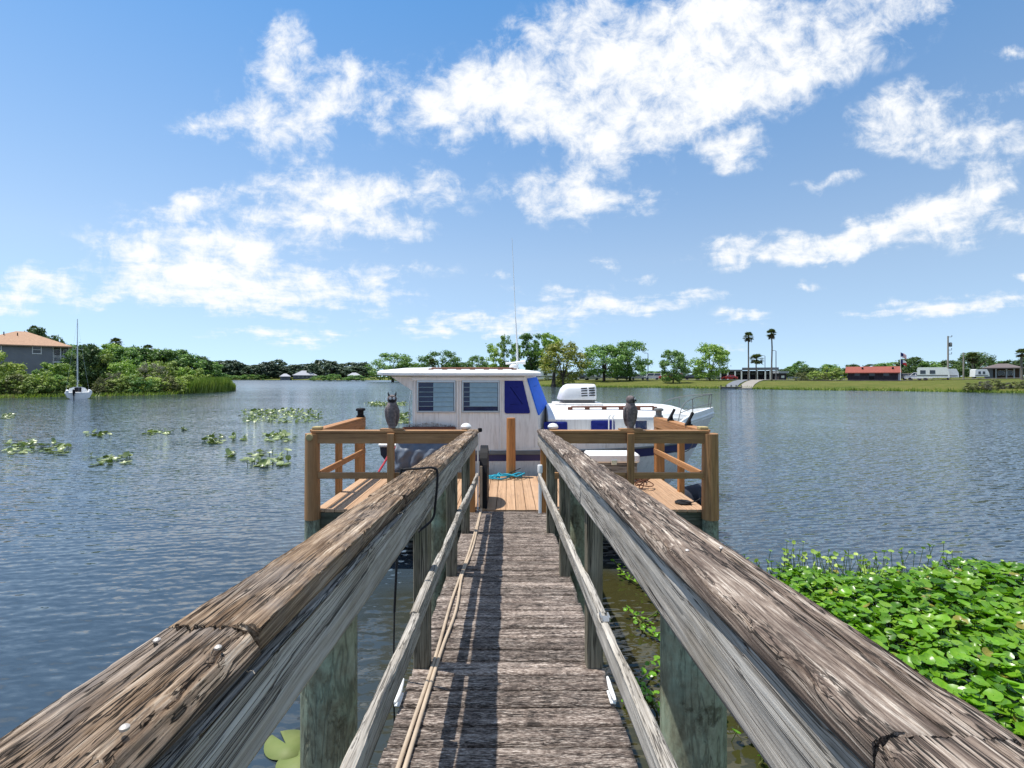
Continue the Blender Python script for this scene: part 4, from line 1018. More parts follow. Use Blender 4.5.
def crown_clusters(kind, seed):
    r = np.random.default_rng(seed); out = []
    if kind == 'oak':      # unit tree: height 1, crown from .28
        for k in range(90):
            a = r.uniform(0, 6.28); h = r.uniform(.14, .95); prof = .52 * math.sqrt(max(.03, 1 - ((h - .50) / .48) ** 2))
            rr = prof * r.uniform(.35, 1.0) ** .6; out.append((rr * math.cos(a), rr * math.sin(a), h, r.uniform(.07, .125)))
    elif kind == 'airy':
        for k in range(62):
            a = r.uniform(0, 6.28); h = r.uniform(.12, .97); prof = .30 * math.sin(math.pi * min(1, (1.02 - h) * 1.05 + .12)) ** .7
            rr = prof * r.uniform(.2, 1.0); out.append((rr * math.cos(a), rr * math.sin(a), h, r.uniform(.045, .085)))
    elif kind == 'round':
        for k in range(80):
            a = r.uniform(0, 6.28); h = r.uniform(.08, .95); prof = .42 * math.sin(math.pi * (h * .86 + .10)) ** .75
            rr = prof * r.uniform(.4, 1.0) ** .6; out.append((rr * math.cos(a), rr * math.sin(a), h, r.uniform(.07, .11)))
    elif kind == 'shrub':
        for k in range(60):
            a = r.uniform(0, 6.28); h = r.uniform(.04, .9) ; prof = .62 * math.sqrt(max(.02, 1 - (max(0, h - .2) / .78) ** 2))
            rr = prof * r.uniform(.3, 1.0) ** .6; out.append((rr * math.cos(a), rr * math.sin(a), h * r.uniform(.9, 1.1), r.uniform(.06, .16)))
    return np.array(out)
def trunk_mesh(clusters, seed, r0=.028, fork=.3, lean=.03, mat='bark'):
    r = np.random.default_rng(seed); mb = MB()
    p1 = Vector((r.uniform(-lean, lean), r.uniform(-lean, lean), fork))
    mb.tube([(0, 0, -.04), (p1.x * .3, p1.y * .3, fork * .4), p1, (p1.x * 1.3, p1.y * 1.3, min(.8, fork + .3))], [r0 * 1.25, r0, r0 * .8, r0 * .4], 7)
    for c in clusters[r.permutation(len(clusters))[:14]]:
        e = Vector(c[:3]); s = p1.lerp(Vector((0, 0, fork * .6)), r.uniform(0, .6)); mid = s.lerp(e, .5) + Vector((0, 0, .03))
        mb.tube([s, mid, e], [r0 * .45, r0 * .28, r0 * .1], 5, caps=False)
    return mb.mesh('trunk', M[mat], 60)
PROTO = {}
def proto(kind, matk, seed, nper, size, form=None):
    key = (kind, matk, seed)
    if key not in PROTO:
        cl = crown_clusters(form or kind, seed); V, Fq = leaves_at(cl, int(nper * 1.25), 1, size * 1.0, seed + 1)
        PROTO[key] = (mesh_np('crown', V, Fq, M[matk]), trunk_mesh(cl, seed + 2, fork={'oak': .26, 'airy': .2, 'round': .18, 'shrub': .05}[form or kind], r0={'oak': .03, 'airy': .018, 'round': .022, 'shrub': .012}[form or kind]))
    return PROTO[key]
def near_left(px):
    return 'behind the grey house' if px < 60 else 'between the grey house and the very dark tree' if px < 84 else 'left of the lone palm' if px < 115 else 'just right of the lone palm' if px < 145 else 'midway between the lone palm and the reeds' if px < 172 else 'beside the reeds'
def near_right(px):
    return 'behind the yellow green cypress' if px < 575 else 'behind the large spreading oak' if px < 640 else 'behind the small round lawn tree' if px < 710 else 'behind the left end of the pavilion' if px < 750 else 'just right of the kiosk' if px < 812 else 'left of the red roofed building' if px < 845 else 'over the red roof' if px < 900 else 'behind the flag pole' if px < 922 else 'behind the white motorhome' if px < 957 else 'left of the brown roofed house' if px < 980 else 'over the brown roofed house' if px < 1015 else 'beyond the brown roofed house'
def put_tree(name, label, cat, group, kind, matk, seed, loc, height, width, nper=60, size=.022, basew=None):
    cm, tm = proto(kind, matk, seed, nper, size)
    w0 = basew or {'oak': 1.06, 'airy': .66, 'round': .88, 'shrub': 1.25}[kind]
    t = thing(name, label, cat, loc, random.uniform(0, 6.28), group); sxy = width / w0
    t.scale = (sxy, sxy, height)
    obj('crown', cm, t); obj('trunk', tm, t); return t

# ---- palms
def fan_palm_crown(seed, n=64, droop=.55, size=1.0, dead=True):
    r = np.random.default_rng(seed); vs = []; fs = []
    for k in range(n):
        a = r.uniform(0, 6.28); el = r.uniform(-.6, 1.35); L = r.uniform(.75, 1.0) * size
        d = Vector((math.cos(a) * math.cos(el), math.sin(a) * math.cos(el), math.sin(el)))
        sd = d.cross(Vector((0, 0, 1))).normalized(); up = sd.cross(d); stem = d * L * .45
        for q in range(7):
            b = (q - 3) / 3 * .95; e = (d * math.cos(b) + sd * math.sin(b)) * L * .55 + up * r.uniform(-.05, .05) + Vector((0, 0, -droop * .22 * L * r.uniform(.5, 1.4)))
            w = (sd * math.cos(b) - d * math.sin(b)) * .065 * size; i = len(vs)
            vs += [stem - w * .4, stem + w * .4, stem + e * .6 + w, stem + e, stem + e * .6 - w]; fs.append((i, i + 1, i + 2, i + 3, i + 4))
        i = len(vs); w = sd * .012 * size; vs += [Vector((0, 0, 0)) - w, w, stem + w, stem - w, stem]; fs.append((i, i + 1, i + 2, i + 4, i + 3))
    return vs, fs
def palm(name, label, cat, group, px, d, base, top_py, crown_w, seed, skirt=.0):
    x = X(px, d); zt = Z(top_py, d); R_ = crown_w / 2; zc_ = zt - R_ * .8
    t = thing(name, label, cat, (x, d, base), 0, group); h = zc_ - base
    mb = MB(); bend = random.uniform(-.15, .15)
    mb.tube([(0, 0, -.1), (bend * .3, 0, h * .35), (bend, 0, h * .7), (0, 0, h)], [.24, .19, .17, .16], 9); mb.build('trunk', M['palmbark'], t, 60)
    vs, fs = fan_palm_crown(seed, size=R_ * 1.0); c = MB(); c.add([Vector(v) + Vector((0, 0, h)) for v in vs], fs); c.mesh
    me = bpy.data.meshes.new('crown'); me.from_pydata([tuple(v) for v in c.v], [], c.f); me.materials.append(M['palmleaf']); obj('crown', me, t)
    if skirt:
        q = MB()
        for k in range(60):
            a = random.uniform(0, 6.28); p = Vector((.15 * math.cos(a), .15 * math.sin(a), h + random.uniform(-.3, .1))); e = p + Vector((math.cos(a) * R_ * .45, math.sin(a) * R_ * .45, -skirt * random.uniform(.6, 1.1))); w = Vector((-math.sin(a), math.cos(a), 0)) * .09
            q.add([p - w * .3, p + w * .3, e + w, e - w], [(0, 1, 2, 3)])
        q.build('skirt', M['deadfrond'], t)
    return t

# ---- the overgrown bank on the left: shrubs along the water, trees behind
LG = .75
front = [(-40, 20), (-24, 22), (-6, 19), (8, 24), (20, 19), (33, 22), (45, 20), (56, 17), (67, 14), (104, 15), (116, 18), (128, 15), (141, 20), (153, 17), (166, 19), (177, 17), (188, 15)]
SH = [('scrubleaf', 'pale shrub at the left bank waterline'), ('oak', 'deep green shrub at the left bank waterline'), ('olive', 'dry olive shrub at the left bank waterline')]
for i, (px, w) in enumerate(front):
    n_, f_ = lb(px); d = n_ + random.uniform(1.5, 3.0); k = (0, 0, 1, 0, 2)[i % 5]
    hpx = random.uniform(13, 21) if px < 75 else random.uniform(9, 16)
    put_tree('shrub', SH[k][1] + ', ' + near_left(px).replace('behind the grey', 'below the grey'), 'shrub', 'waterside shrubs on the left bank', 'shrub', SH[k][0], 40 + i % 3, (X(px, d), d, .25), hpx * d / F + .6, w * 1.5 * d / F, 85, .034)
mid = [(-55, 348, 40, 'oak'), (-30, 352, 38, 'scrubleaf'), (-8, 354, 26, 'scrubleaf'), (10, 362, 24, 'scrubleaf'), (27, 370, 26, 'scrubleaf'), (44, 371, 20, 'oak'), (58, 362, 26, 'light'), (72, 366, 22, 'oak'),
       (108, 356, 26, 'scrubleaf'), (122, 362, 24, 'light'), (135, 359, 28, 'light'), (150, 366, 24, 'scrubleaf'), (163, 360, 26, 'scrubleaf'), (180, 366, 26, 'light'), (194, 368, 22, 'scrubleaf')]
ML = {'oak': 'mid green bush in the left thicket', 'light': 'bright green bush in the left thicket', 'scrubleaf': 'yellowish bush in the left thicket'}
for i, (px, ty, w, mk) in enumerate(mid):
    n_, f_ = lb(px); d = n_ + 6 + random.uniform(0, 3); d = min(d, f_ - 4)
    put_tree('bush', ML[mk] + ', ' + near_left(px).replace('behind the grey', 'in front of the grey'), 'bush', 'thicket on the left bank', 'shrub', mk, 50 + i % 3, (X(px, d), d, .6), (Z(ty, d) - .6) * 1.04, w * 1.35 * d / F, 95, .030)
back = [(52, 352, 26, 'oak'), (64, 346, 26, 'oak'), (78, 352, 24, 'oak'), (100, 350, 26, 'oak'), (112, 345, 24, 'light'), (125, 349, 26, 'oak'), (138, 347, 28, 'oak'), (150, 351, 26, 'dark'), (163, 350, 28, 'oak'), (176, 351, 26, 'oak'), (188, 354, 26, 'oak'), (200, 358, 24, 'dark'), (211, 362, 20, 'oak'), (36, 330, 20, 'dark'), (50, 336, 24, 'dark'), (-20, 340, 40, 'oak'), (-60, 336, 50, 'oak')]
BL = {'oak': 'rounded green tree of the left bank', 'light': 'light green tree of the left bank', 'dark': 'dark green tree of the left bank'}
for i, (px, ty, w, mk) in enumerate(back):
    n_, f_ = lb(px); d = min(n_ + 19 + random.uniform(0, 6), f_ - 6) if (i < 13 and px > 75) else 106
    put_tree('tree', BL[mk].replace('rising ', '') + ', ' + near_left(px), 'tree', 'trees at the back of the left bank', 'round', mk, 60 + i % 4, (X(px, d), d, .8), (Z(ty, d) - .8) * 1.03, w * 1.35 * d / F, 85, .026)
n_, f_ = lb(90)
put_tree('dense_tree', 'very dark dense tree on the bank directly behind the moored sailboat', 'tree', None, 'round', 'dark', 71, (X(90, 75), 75, .6), Z(343, 75) - .6, 34 * 75 / F, 130, .028)
put_tree('bare_bush', 'grey half bare bush with twiggy crown beside the left bank reeds', 'bush', None, 'shrub', 'greyleaf', 73, (X(152, 76), 76, .5), Z(363, 76) - .5, 30 * 76 / F, 60, .022)
put_tree('bare_bush', 'small grey half bare bush right of the very dark tree', 'bush', None, 'shrub', 'greyleaf', 74, (X(115, 72), 72, .5), Z(372, 72) - .5, 22 * 72 / F, 60, .022)
palm('cabbage_palm', 'lone palm with drooping dark head standing above the left bank trees', 'palm', None, 116, 92, .8, 337, 14 * 92 / F, 81, .6)
palm('cabbage_palm', 'palm head leaning out behind the salmon roof of the grey house', 'palm', None, 34, 112, .8, 325, 10 * 112 / F, 82)
palm('cabbage_palm', 'low palm head just showing over the left bank treetops', 'palm', None, 148, 95, .8, 344, 12 * 95 / F, 83)
# reeds at the tip of the bank
r = np.random.default_rng(5); Nn = 9000; pxr = r.uniform(183, 234, Nn); dn = np.interp(pxr, [p[0] for p in LB], [p[1] for p in LB]); dd = dn + r.uniform(-.4, 7.5, Nn) * np.clip((240 - pxr) / 25, .1, 1)
hh = r.uniform(1.6, 2.75, Nn) * np.clip((238 - pxr) / 10, .55, 1) * np.clip((pxr - 178) / 16, .4, 1); xx = (pxr - 508) * dd / F; a = r.uniform(0, 6.28, Nn); w = .07
lx, ly = r.normal(0, .22, Nn), r.normal(0, .22, Nn)
P0 = np.stack([xx - w * np.cos(a), dd - w * np.sin(a), np.zeros(Nn)], 1); P1 = np.stack([xx + w * np.cos(a), dd + w * np.sin(a), np.zeros(Nn)], 1)
P2 = np.stack([xx + lx * .5 + w * np.cos(a), dd + ly * .5 + w * np.sin(a), hh * .6], 1); P3 = np.stack([xx + lx, dd + ly, hh], 1)
tag(obj('reed_bed', mesh_np('reed_bed', np.stack([P0, P1, P2, P3], 1).reshape(-1, 3), np.arange(4 * Nn).reshape(-1, 4), M['reed'])), 'bed of bright green reeds at the tip of the left bank', 'reeds', kind='stuff')
# rank grass along the edge of the far bank and the left bank
V = []; r = np.random.default_rng(6)
for k in range(12600):
    if k < 10500: a = r.uniform(R(-12.5), R(50)); q = shore_r(a) + r.uniform(-.9, 1.6) ** 1; x, y = q * math.sin(a), q * math.cos(a); h_ = r.uniform(.2, .5) * (1.7 if r.random() < .12 else 1)
    else: px = r.uniform(-40, 190); d = lb(px)[0] + r.uniform(-.5, 1.5); x, y = X(px, d), d; h_ = r.uniform(.2, .6)
    an = r.uniform(0, 6.28); w = .09 if k < 10500 else .06; c, s = math.cos(an) * w, math.sin(an) * w; l1, l2 = r.normal(0, .15, 2)
    V += [(x - c, y - s, -.02), (x + c, y + s, -.02), (x + l1 + c * .6, y + l2 + s * .6, h_ * .7), (x + l1 * 1.5, y + l2 * 1.5, h_)]
tag(obj('shore_grass', mesh_np('shore_grass', V, np.arange(len(V)).reshape(-1, 4), M['reed'])), 'rank green grass fringing the banks at the water line', 'grass', kind='stuff')

# ---- far dark treeline beyond the open water
far = [(px, random.uniform(359, 368), random.uniform(20, 34)) for px in range(205, 372, 9)] + [(px, random.uniform(362, 370), random.uniform(18, 26)) for px in range(210, 372, 17)]
for i, (px, ty, w) in enumerate(far):
    d = random.uniform(445, 485); x = X(px, d); g = gz(x, d)
    put_tree('far_tree', 'dark green tree in the far treeline across the open water', 'tree', 'far dark treeline', 'round', 'farleaf', 90 + i % 4, (x, d, g), Z(ty, d) - g, w * d / F, 26, .045)
for i, (px, ty, w) in enumerate([(224, 374, 18), (236, 375, 16), (250, 374, 18), (262, 374, 14)]):
    d = 436; x = X(px, d); put_tree('far_bush', 'low green bush under the far dark treeline', 'bush', 'bushes under the far treeline', 'shrub', 'oak', 94, (x, d, .8), Z(ty, d) - .8, w * d / F, 30, .05)
for (px, ty, w, d, lab) in ((320, 375.5, 20, 300, 'rounded green bush on the far point left of the white dock shed'), (334, 374, 20, 302, 'green bush beside the white dock shed on the far point'), (356, 375, 24, 298, 'green bush on the grassy far point near the boat roof')):
    put_tree('far_bush', lab, 'bush', None, 'shrub', 'oak', 95, (X(px, d), d, .25), Z(ty, d) - .2, w * d / F, 45, .04)

# ---- park trees on the far bank
def park(label, px, d, ty, w, kind, mk, seed, nper=70, size=.021, name='park_tree', base=None, group=None):
    x = X(px, d); g = gz(x, d) if base is None else base
    return put_tree(name, label, 'tree', group, kind, mk, seed, (x, d, g), Z(ty, d) - g, w * d / F, nper, size)
park('broad oak with dark crown showing over the boat roof near its aft end', 393, 262, 353, 50, 'oak', 'oak', 201)
park('wide oak with low palms behind the middle of the boat roof', 441, 250, 350, 46, 'oak', 'oak', 202)
park('small round dark tree between the wide oak and the airy trees', 477, 230, 355, 24, 'round', 'oak', 203)
park('thin light green tree with broken top left of the antenna', 494, 178, 343, 22, 'airy', 'light', 204, 55)
park('tall wispy light green tree right behind the boat antenna', 504, 176, 335, 18, 'airy', 'light', 205, 45)
park('narrow light green tree just right of the boat antenna', 515, 175, 343, 16, 'airy', 'light', 206, 55)
park('tall airy green tree left of the yellow green cypress', 532, 168, 334, 34, 'airy', 'oak', 207, 70)
park('tall airy green tree overlapping the yellow green cypress', 549, 165, 334, 34, 'airy', 'light', 208, 60)
park('leaning yellow green cypress standing at the water edge on a thick dark trunk', 563, 131, 341, 50, 'round', 'yellowgreen', 209, 60)
park('large spreading oak with full dark green crown on the park bank', 604, 142, 344, 50, 'oak', 'oak', 210, 85)
park('oak merging on the right of the large spreading oak', 630, 144, 342, 44, 'oak', 'oak', 211, 85)
park('small dense round tree standing alone on the park lawn', 673, 127, 349, 30, 'round', 'oak', 212, 95)
park('light green rounded tree with reddish shoot beside the grey pavilion', 710, 138, 343, 40, 'round', 'light', 213, 75)
for i, px in enumerate((404, 418, 452, 463, 488)):
    park('dark tree filling the gap in the row behind the boat roof', px, 300, random.uniform(360, 365), 26, 'round', 'dark', 91, 40, .035, 'background_tree', group='dark trees behind the boat roof')
# thick dark trunk of the cypress at the water
q = MB(); q.tube([(0, 0, -.3), (0, 0, .4), (.05, 0, 1.6), (.15, 0, 3.4), (.8, .1, 5.6)], [.85, .62, .48, .42, .2], 10); tr = q.build('cypress_stump', M['bark'], smooth=60)
tr.location = (X(553.5, 129.5), 129.5, .1); tag(tr, 'thick dark tree trunk standing in the water at the park bank', 'tree trunk')
# low background trees on the right
rb = [(688, 371, 22), (700, 372, 20), (722, 371, 24), (738, 371, 22), (784, 369, 22), (793, 366, 20), (800, 361, 16), (808, 367, 22), (820, 368, 22), (829, 364, 24), (838, 368, 20), (852, 364, 18), (872, 364, 22), (884, 363, 26), (893, 362, 22), (908, 358, 26), (916, 357, 26), (926, 361, 26), (938, 362, 24), (950, 360, 24), (960, 363, 22), (985, 359, 26), (998, 361, 24), (1010, 360, 26), (1030, 356, 30), (1050, 354, 36), (1085, 352, 40), (560, 370, 26), (584, 371, 26), (610, 372, 30), (648, 371, 28), (662, 371, 22)]
for i, (px, ty, w) in enumerate(rb):
    d = random.uniform(196, 225) if px < 900 else random.uniform(150, 172); mk = ('dark', 'oak', 'oak', 'dark')[i % 4]
    park({'dark': 'very dark tree in the low treeline behind the park', 'oak': 'mid green tree in the low treeline behind the park'}[mk].replace('behind the park', near_right(px)), px, d, ty, w, 'round', mk, 220 + i % 4, 48, .030, 'background_tree', group='low treeline behind the park')
park('full dark oak with palm fronds in it left of the brown roofed house', 975, 135, 352, 34, 'oak', 'dark', 226, 80)
for (px, ty, w, mk, lab) in ((801, 372, 12, 'olive', 'grey green shrub left of the red roofed building'), (813, 371, 13, 'scrubleaf', 'bright shrub left of the red roofed building'), (832, 367, 20, 'scrubleaf', 'tall yellowish bush against the end of the red roofed building'), (822, 373, 12, 'olive', 'dull shrub between the two bushes by the red roofed building')):
    d = 128; x = X(px, d); put_tree('bush', lab, 'bush', None, 'shrub', mk, 52, (x, d, gz(x, d)), Z(ty, d) - gz(x, d), w * 1.2 * d / F, 60, .035)
d = 85
for i, px in enumerate((972, 984, 995, 1006, 1018, 1030)):
    x = X(px, d - i * .6); put_tree('shore_bush', 'dry grey brown bush on the water edge below the brown roofed house', 'bush', 'dry bushes along the right shore', 'shrub', ('olive', 'greyleaf')[i % 2], 52, (x, d - i * .6 , .35), 1.3 + .3 * (i % 3), 14 * d / F, 60, .035)
palm('tall_palm', 'tall slim palm with round head left of the street lamp', 'palm', None, 748.5, 133, gz(X(748.5, 133), 133), 331.5, 13 * 133 / F, 84, 1.3)
palm('tall_palm', 'taller slim palm with ragged head beside the street lamp', 'palm', None, 771.5, 130, gz(X(771.5, 130), 130), 328.5, 12.5 * 130 / F, 85, 1.3)
palm('short_palm', 'short stout palm between the two tall slim palms', 'palm', None, 756.5, 150, gz(X(756.5, 150), 150), 353, 17 * 150 / F, 86, .8)
palm('edge_palm', 'palm with spreading fronds beside the brown roofed house', 'palm', None, 1022, 96, gz(X(1022, 96), 96), 348, 15 * 96 / F, 87, .3)
palm('cabbage_palm', 'short palm showing against the wide oak behind the boat', 'palm', None, 432, 240, gz(X(432, 240), 240), 358, 10 * 240 / F, 88, .5)
palm('cabbage_palm', 'shaggy palm in front of the full dark oak at right', 'palm', None, 973, 128, gz(X(973, 128), 128), 352, 15 * 128 / F, 89, 1.2)

# ================================================================== BUILDINGS
M['greyblue'] = plain('grey_blue_siding', (.21, .22, .245), .8, .2, vary=.08, scale=1.0)
M['salmon'] = plain('salmon_shingles', (.43, .275, .185), .9, .1, vary=.15, scale=3.0)
M['trimwhite'] = plain('white_trim', (.72, .72, .72), .6, .3, vary=.05)
M['pane'] = plain('window_pane', (.035, .045, .06), .12, .6, vary=.2)
M['redroof'] = plain('red_metal_roof', (.27, .078, .056), .7, .2, vary=.15, scale=2)
M['darkwall'] = plain('dark_board_wall', (.05, .042, .05), .85, .15, vary=.25, scale=2)
M['greywall'] = plain('grey_wall', (.17, .18, .20), .85, .2, vary=.12, scale=1)
M['pavwhite'] = plain('pale_column', (.36, .37, .40), .7, .3, vary=.08)
M['brownroof'] = plain('brown_shingle_roof', (.15, .125, .12), .9, .1, vary=.2, scale=3)
M['brick'] = plain('brown_brick', (.11, .075, .06), .85, .2, vary=.2, scale=3)
M['concrete'] = plain('pale_concrete', (.29, .265, .23), .9, .2, vary=.12, scale=1)
def hip_roof(mb, x0, x1, y0, y1, z, h, run=None):
    run = run if run is not None else (y1 - y0) / 2; ym = (y0 + y1) / 2; a = x0 + run; b = x1 - run
    mb.add([(x0, y0, z), (x1, y0, z), (x1, y1, z), (x0, y1, z), (a, ym, z + h), (b, ym, z + h), (x0, y0, z - .18), (x1, y0, z - .18), (x1, y1, z - .18), (x0, y1, z - .18)],
           [(0, 1, 5, 4), (1, 2, 5), (2, 3, 4, 5), (3, 0, 4), (0, 6, 7, 1), (1, 7, 8, 2), (2, 8, 9, 3), (3, 9, 6, 0), (9, 8, 7, 6)])
def window(parent, x0, x1, z0, z1, y, fr=.12, glass='pane', name='window', mull=True):
    w = MB().box(x0, x1, y - .04, y + .03, z0, z1).build(name, M[glass], parent)
    f = MB()
    for (a, b, c, d) in ((x0 - fr, x1 + fr, z1, z1 + fr), (x0 - fr, x1 + fr, z0 - fr, z0), (x0 - fr, x0, z0, z1), (x1, x1 + fr, z0, z1)): f.box(a, b, y - .09, y + .02, c, d)
    if mull: f.box(x0, x1, y - .075, y - .045, (z0 + z1) / 2 - fr * .25, (z0 + z1) / 2 + fr * .25)
    f.build('frame', M['trimwhite'], w); return w
def square_on(root, px, d, turn=1.0):
    """turn a building built along X about its middle so that it faces the pier, keeping its length"""
    th = math.atan((px - 508) / F) * turn; c = Vector((X(px, d), d, 0)); k = math.cos(th)
    for ch in root.children: ch.matrix_local = Matrix.Translation(-c) @ ch.matrix_local
    root.matrix_basis = Matrix.Translation(c) @ Matrix.Rotation(-th, 4, 'Z') @ Matrix.Diagonal((k, 1, 1, 1))
# house on the left
hs_ = thing('house', 'two storey grey blue house with salmon shingle roof above the left bank', 'house'); d = 88
hx1 = X(69.5, d); hx0 = X(-70, d); ze = Z(346.5, d)
MB().box(hx0, X(52, d), d, d + 11, .5, ze - .2).build('wall', M['greyblue'], hs_)
MB().box(X(52, d) + .02, hx1, d + 2.4, d + 10.9, .5, ze - .2).build('wall', M['greyblue'], hs_)
MB().box(X(52, d) + .02, hx1, d + .1, d + 2.4, ze - 2.9, ze - 2.65).build('porch_floor', M['trimwhite'], hs_)
for px in (52.8, 60.5, 69): MB().box(X(px, d) - .08, X(px, d) + .08, d + .12, d + .28, .5, ze - .2).build('porch_post', M['trimwhite'], hs_)
MB().box(X(52.5, d), hx1, d + .15, d + .22, ze - 1.75, ze - 1.65).build('porch_rail', M['trimwhite'], hs_)
for k in range(14):
    xx = X(53.2, d) + (hx1 - X(53.2, d)) * k / 14; MB().box(xx, xx + .05, d + .16, d + .21, ze - 2.65, ze - 1.75).build('baluster', M['trimwhite'], hs_)
mb = MB(); hip_roof(mb, X(-30, d), X(72.5, d), d - .7, d + 11.6, ze, Z(331.5, d) - ze, 8.1); rf = mb.build('roof', M['salmon'], hs_)
mb = MB(); hip_roof(mb, hx0 - .7, X(10, d), d - .4, d + 9, ze + .02, (Z(336.5, d) - ze), 5.0); mb.build('roof', M['salmon'], hs_)
for (px, py) in ((23.5, 335.8), (36, 336.2), (17, 338.5)): p = at(px, py, d + 3.4); MB().tube([p + Vector((0, 0, -.4)), p + Vector((0, 0, .16))], .1, 8).build('roof_vent', M['black'], rf)
window(hs_, X(32.8, d), X(40.5, d), Z(354, d), Z(347.3, d), d, .16); window(hs_, X(-4, d), X(2.6, d), Z(353, d), Z(346.9, d), d, .16)
window(hs_, X(64, d), X(67.2, d), Z(357, d), Z(349.5, d), d + 2.4, .14); window(hs_, X(55, d), X(60, d), Z(357, d), Z(349.5, d), d + 2.4, .14)
square_on(hs_, 69, 88, 1.06)
# red roofed building
rbd = thing('red_roofed_building', 'long low dark building with red metal roof on the right bank', 'building'); d = 122
x0, x1 = X(847, d), X(897.5, d); zb = gz(X(870, d), d) - .3; ze = Z(372.3, d)
MB().box(x0, x1, d, d + 7, zb, ze).build('wall', M['darkwall'], rbd)
mb = MB(); mb.add([(X(844.5, d), d - .9, ze - .05), (X(900.5, d), d - .9, ze - .05), (X(900.5, d), d + 3.5, Z(366.3, d)), (X(844.5, d), d + 3.5, Z(366.3, d)), (X(900.5, d), d + 8, ze - .05), (X(844.5, d), d + 8, ze - .05),
  (X(844.5, d), d - .9, ze - .22), (X(900.5, d), d - .9, ze - .22), (X(900.5, d), d + 8, ze - .22), (X(844.5, d), d + 8, ze - .22)], [(0, 1, 2, 3), (3, 2, 4, 5), (0, 6, 7, 1), (1, 7, 8, 4, 2), (0, 3, 5, 9, 6), (4, 8, 9, 5), (6, 9, 8, 7)]); rr_ = mb.build('roof', M['redroof'], rbd)
for k in range(27):
    t = k / 26; xx = X(844.7, d) + (X(900.3, d) - X(844.7, d)) * t
    MB().add([(xx - .03, d - .92, ze + .0), (xx + .03, d - .92, ze + .0), (xx + .03, d + 3.5, Z(366.3, d) + .06), (xx - .03, d + 3.5, Z(366.3, d) + .06)], [(0, 1, 2, 3)]) 
for px in (858, 888): p = at(px, 368.5, d + 1.5); MB().box(p.x - .25, p.x + .25, p.y - .2, p.y + .2, p.z - .1, p.z + .3).build('vent', M['black'], rr_)
for px in (857, 872, 886): MB().box(X(px, d) - .7, X(px, d) + .7, d - .03, d + .02, Z(375.8, d), Z(373.3, d)).build('window', M['pane'], rbd)
MB().box(X(869, d), X(874, d), d - .035, d + .02, zb, Z(376.5, d)).build('door', M['black'], rbd)
MB().box(X(897.6, d), X(900, d), d + .0, d + .3, zb, ze - .25).build('corner_post', M['pavwhite'], rbd)
square_on(rbd, 873, 122)
# grey pavilion with columns
pv = thing('pavilion', 'long grey pavilion with pale columns and flat stepped roof behind the boat ramp', 'pavilion'); d = 158
def pvb(name, p0, p1, q0, q1, y0, y1, mk, par=pv): return MB().box(X(p0, d), X(p1, d), d + y0, d + y1, Z(q1, d), Z(q0, d)).build(name, M[mk], par)
zb = Z(380.6, d)
MB().box(X(719, d), X(777, d), d + 4.5, d + 9, zb, Z(370.6, d)).build('wall', M['darkwall'], pv)
pvb('roof', 717.5, 742, 369.6, 371.3, -.5, 9.3, 'greywall'); pvb('roof', 742.05, 778, 367.6, 369.8, -.6, 9.4, 'greywall')
for px in (720, 727.5, 735, 741.5, 749, 757, 765, 770, 775.5):
    pvb('column', px - .75, px + .75, 371.3 if px < 742 else 369.8, 380.6, -.55, -.1, 'trimwhite')
for px in (724, 731, 738, 745, 753, 761, 768): pvb('shade_panel', px - 2, px + 2, 372.4, 374.6, 3.0, 3.1, 'greywall')
square_on(pv, 748, 158)
kb = thing('kiosk', 'small dark kiosk with pale roof at the end of the pavilion', 'kiosk'); d = 150
MB().box(X(779, d), X(786.5, d), d, d + 2.5, Z(380.6, d), Z(373.3, d)).build('wall', M['darkwall'], kb); MB().box(X(778, d), X(787.5, d), d - .4, d + 2.9, Z(373.25, d), Z(371.2, d)).build('roof', M['pavwhite'], kb); MB().box(X(781.3, d), X(784.3, d), d - .03, d, Z(378, d), Z(375.6, d)).build('window', M['trimwhite'], kb)
# brown roofed house at right
bh = thing('ranch_house', 'low brown house with shallow shingle roof and dark porch on the right bank', 'house'); d = 112
zb = gz(X(995, d), d) - .4; ze = Z(368.6, d)
MB().box(X(984, d), X(1022, d), d + 2.2, d + 10, zb, ze).build('wall', M['brick'], bh); MB().box(X(984.5, d), X(993, d), d + .6, d + 2.15, zb, ze - .02).build('wall', M['greywall'], bh)
mb = MB(); hip_roof(mb, X(981.5, d), X(1024, d), d - .6, d + 11, ze + .2, Z(363.2, d) - ze - .2, 3.6); mb.build('roof', M['brownroof'], bh)
for px in (996, 1006.5, 1014, 1020): MB().box(X(px, d) - .16, X(px, d) + .16, d + .2, d + .5, zb, ze - .01).build('porch_post', M['pavwhite'], bh)
for (a, b) in ((998, 1004.5), (1008, 1012.5)): window(bh, X(a, d), X(b, d), Z(375, d), Z(370.8, d), d + 2.2, .08)
square_on(bh, 1000, 112)
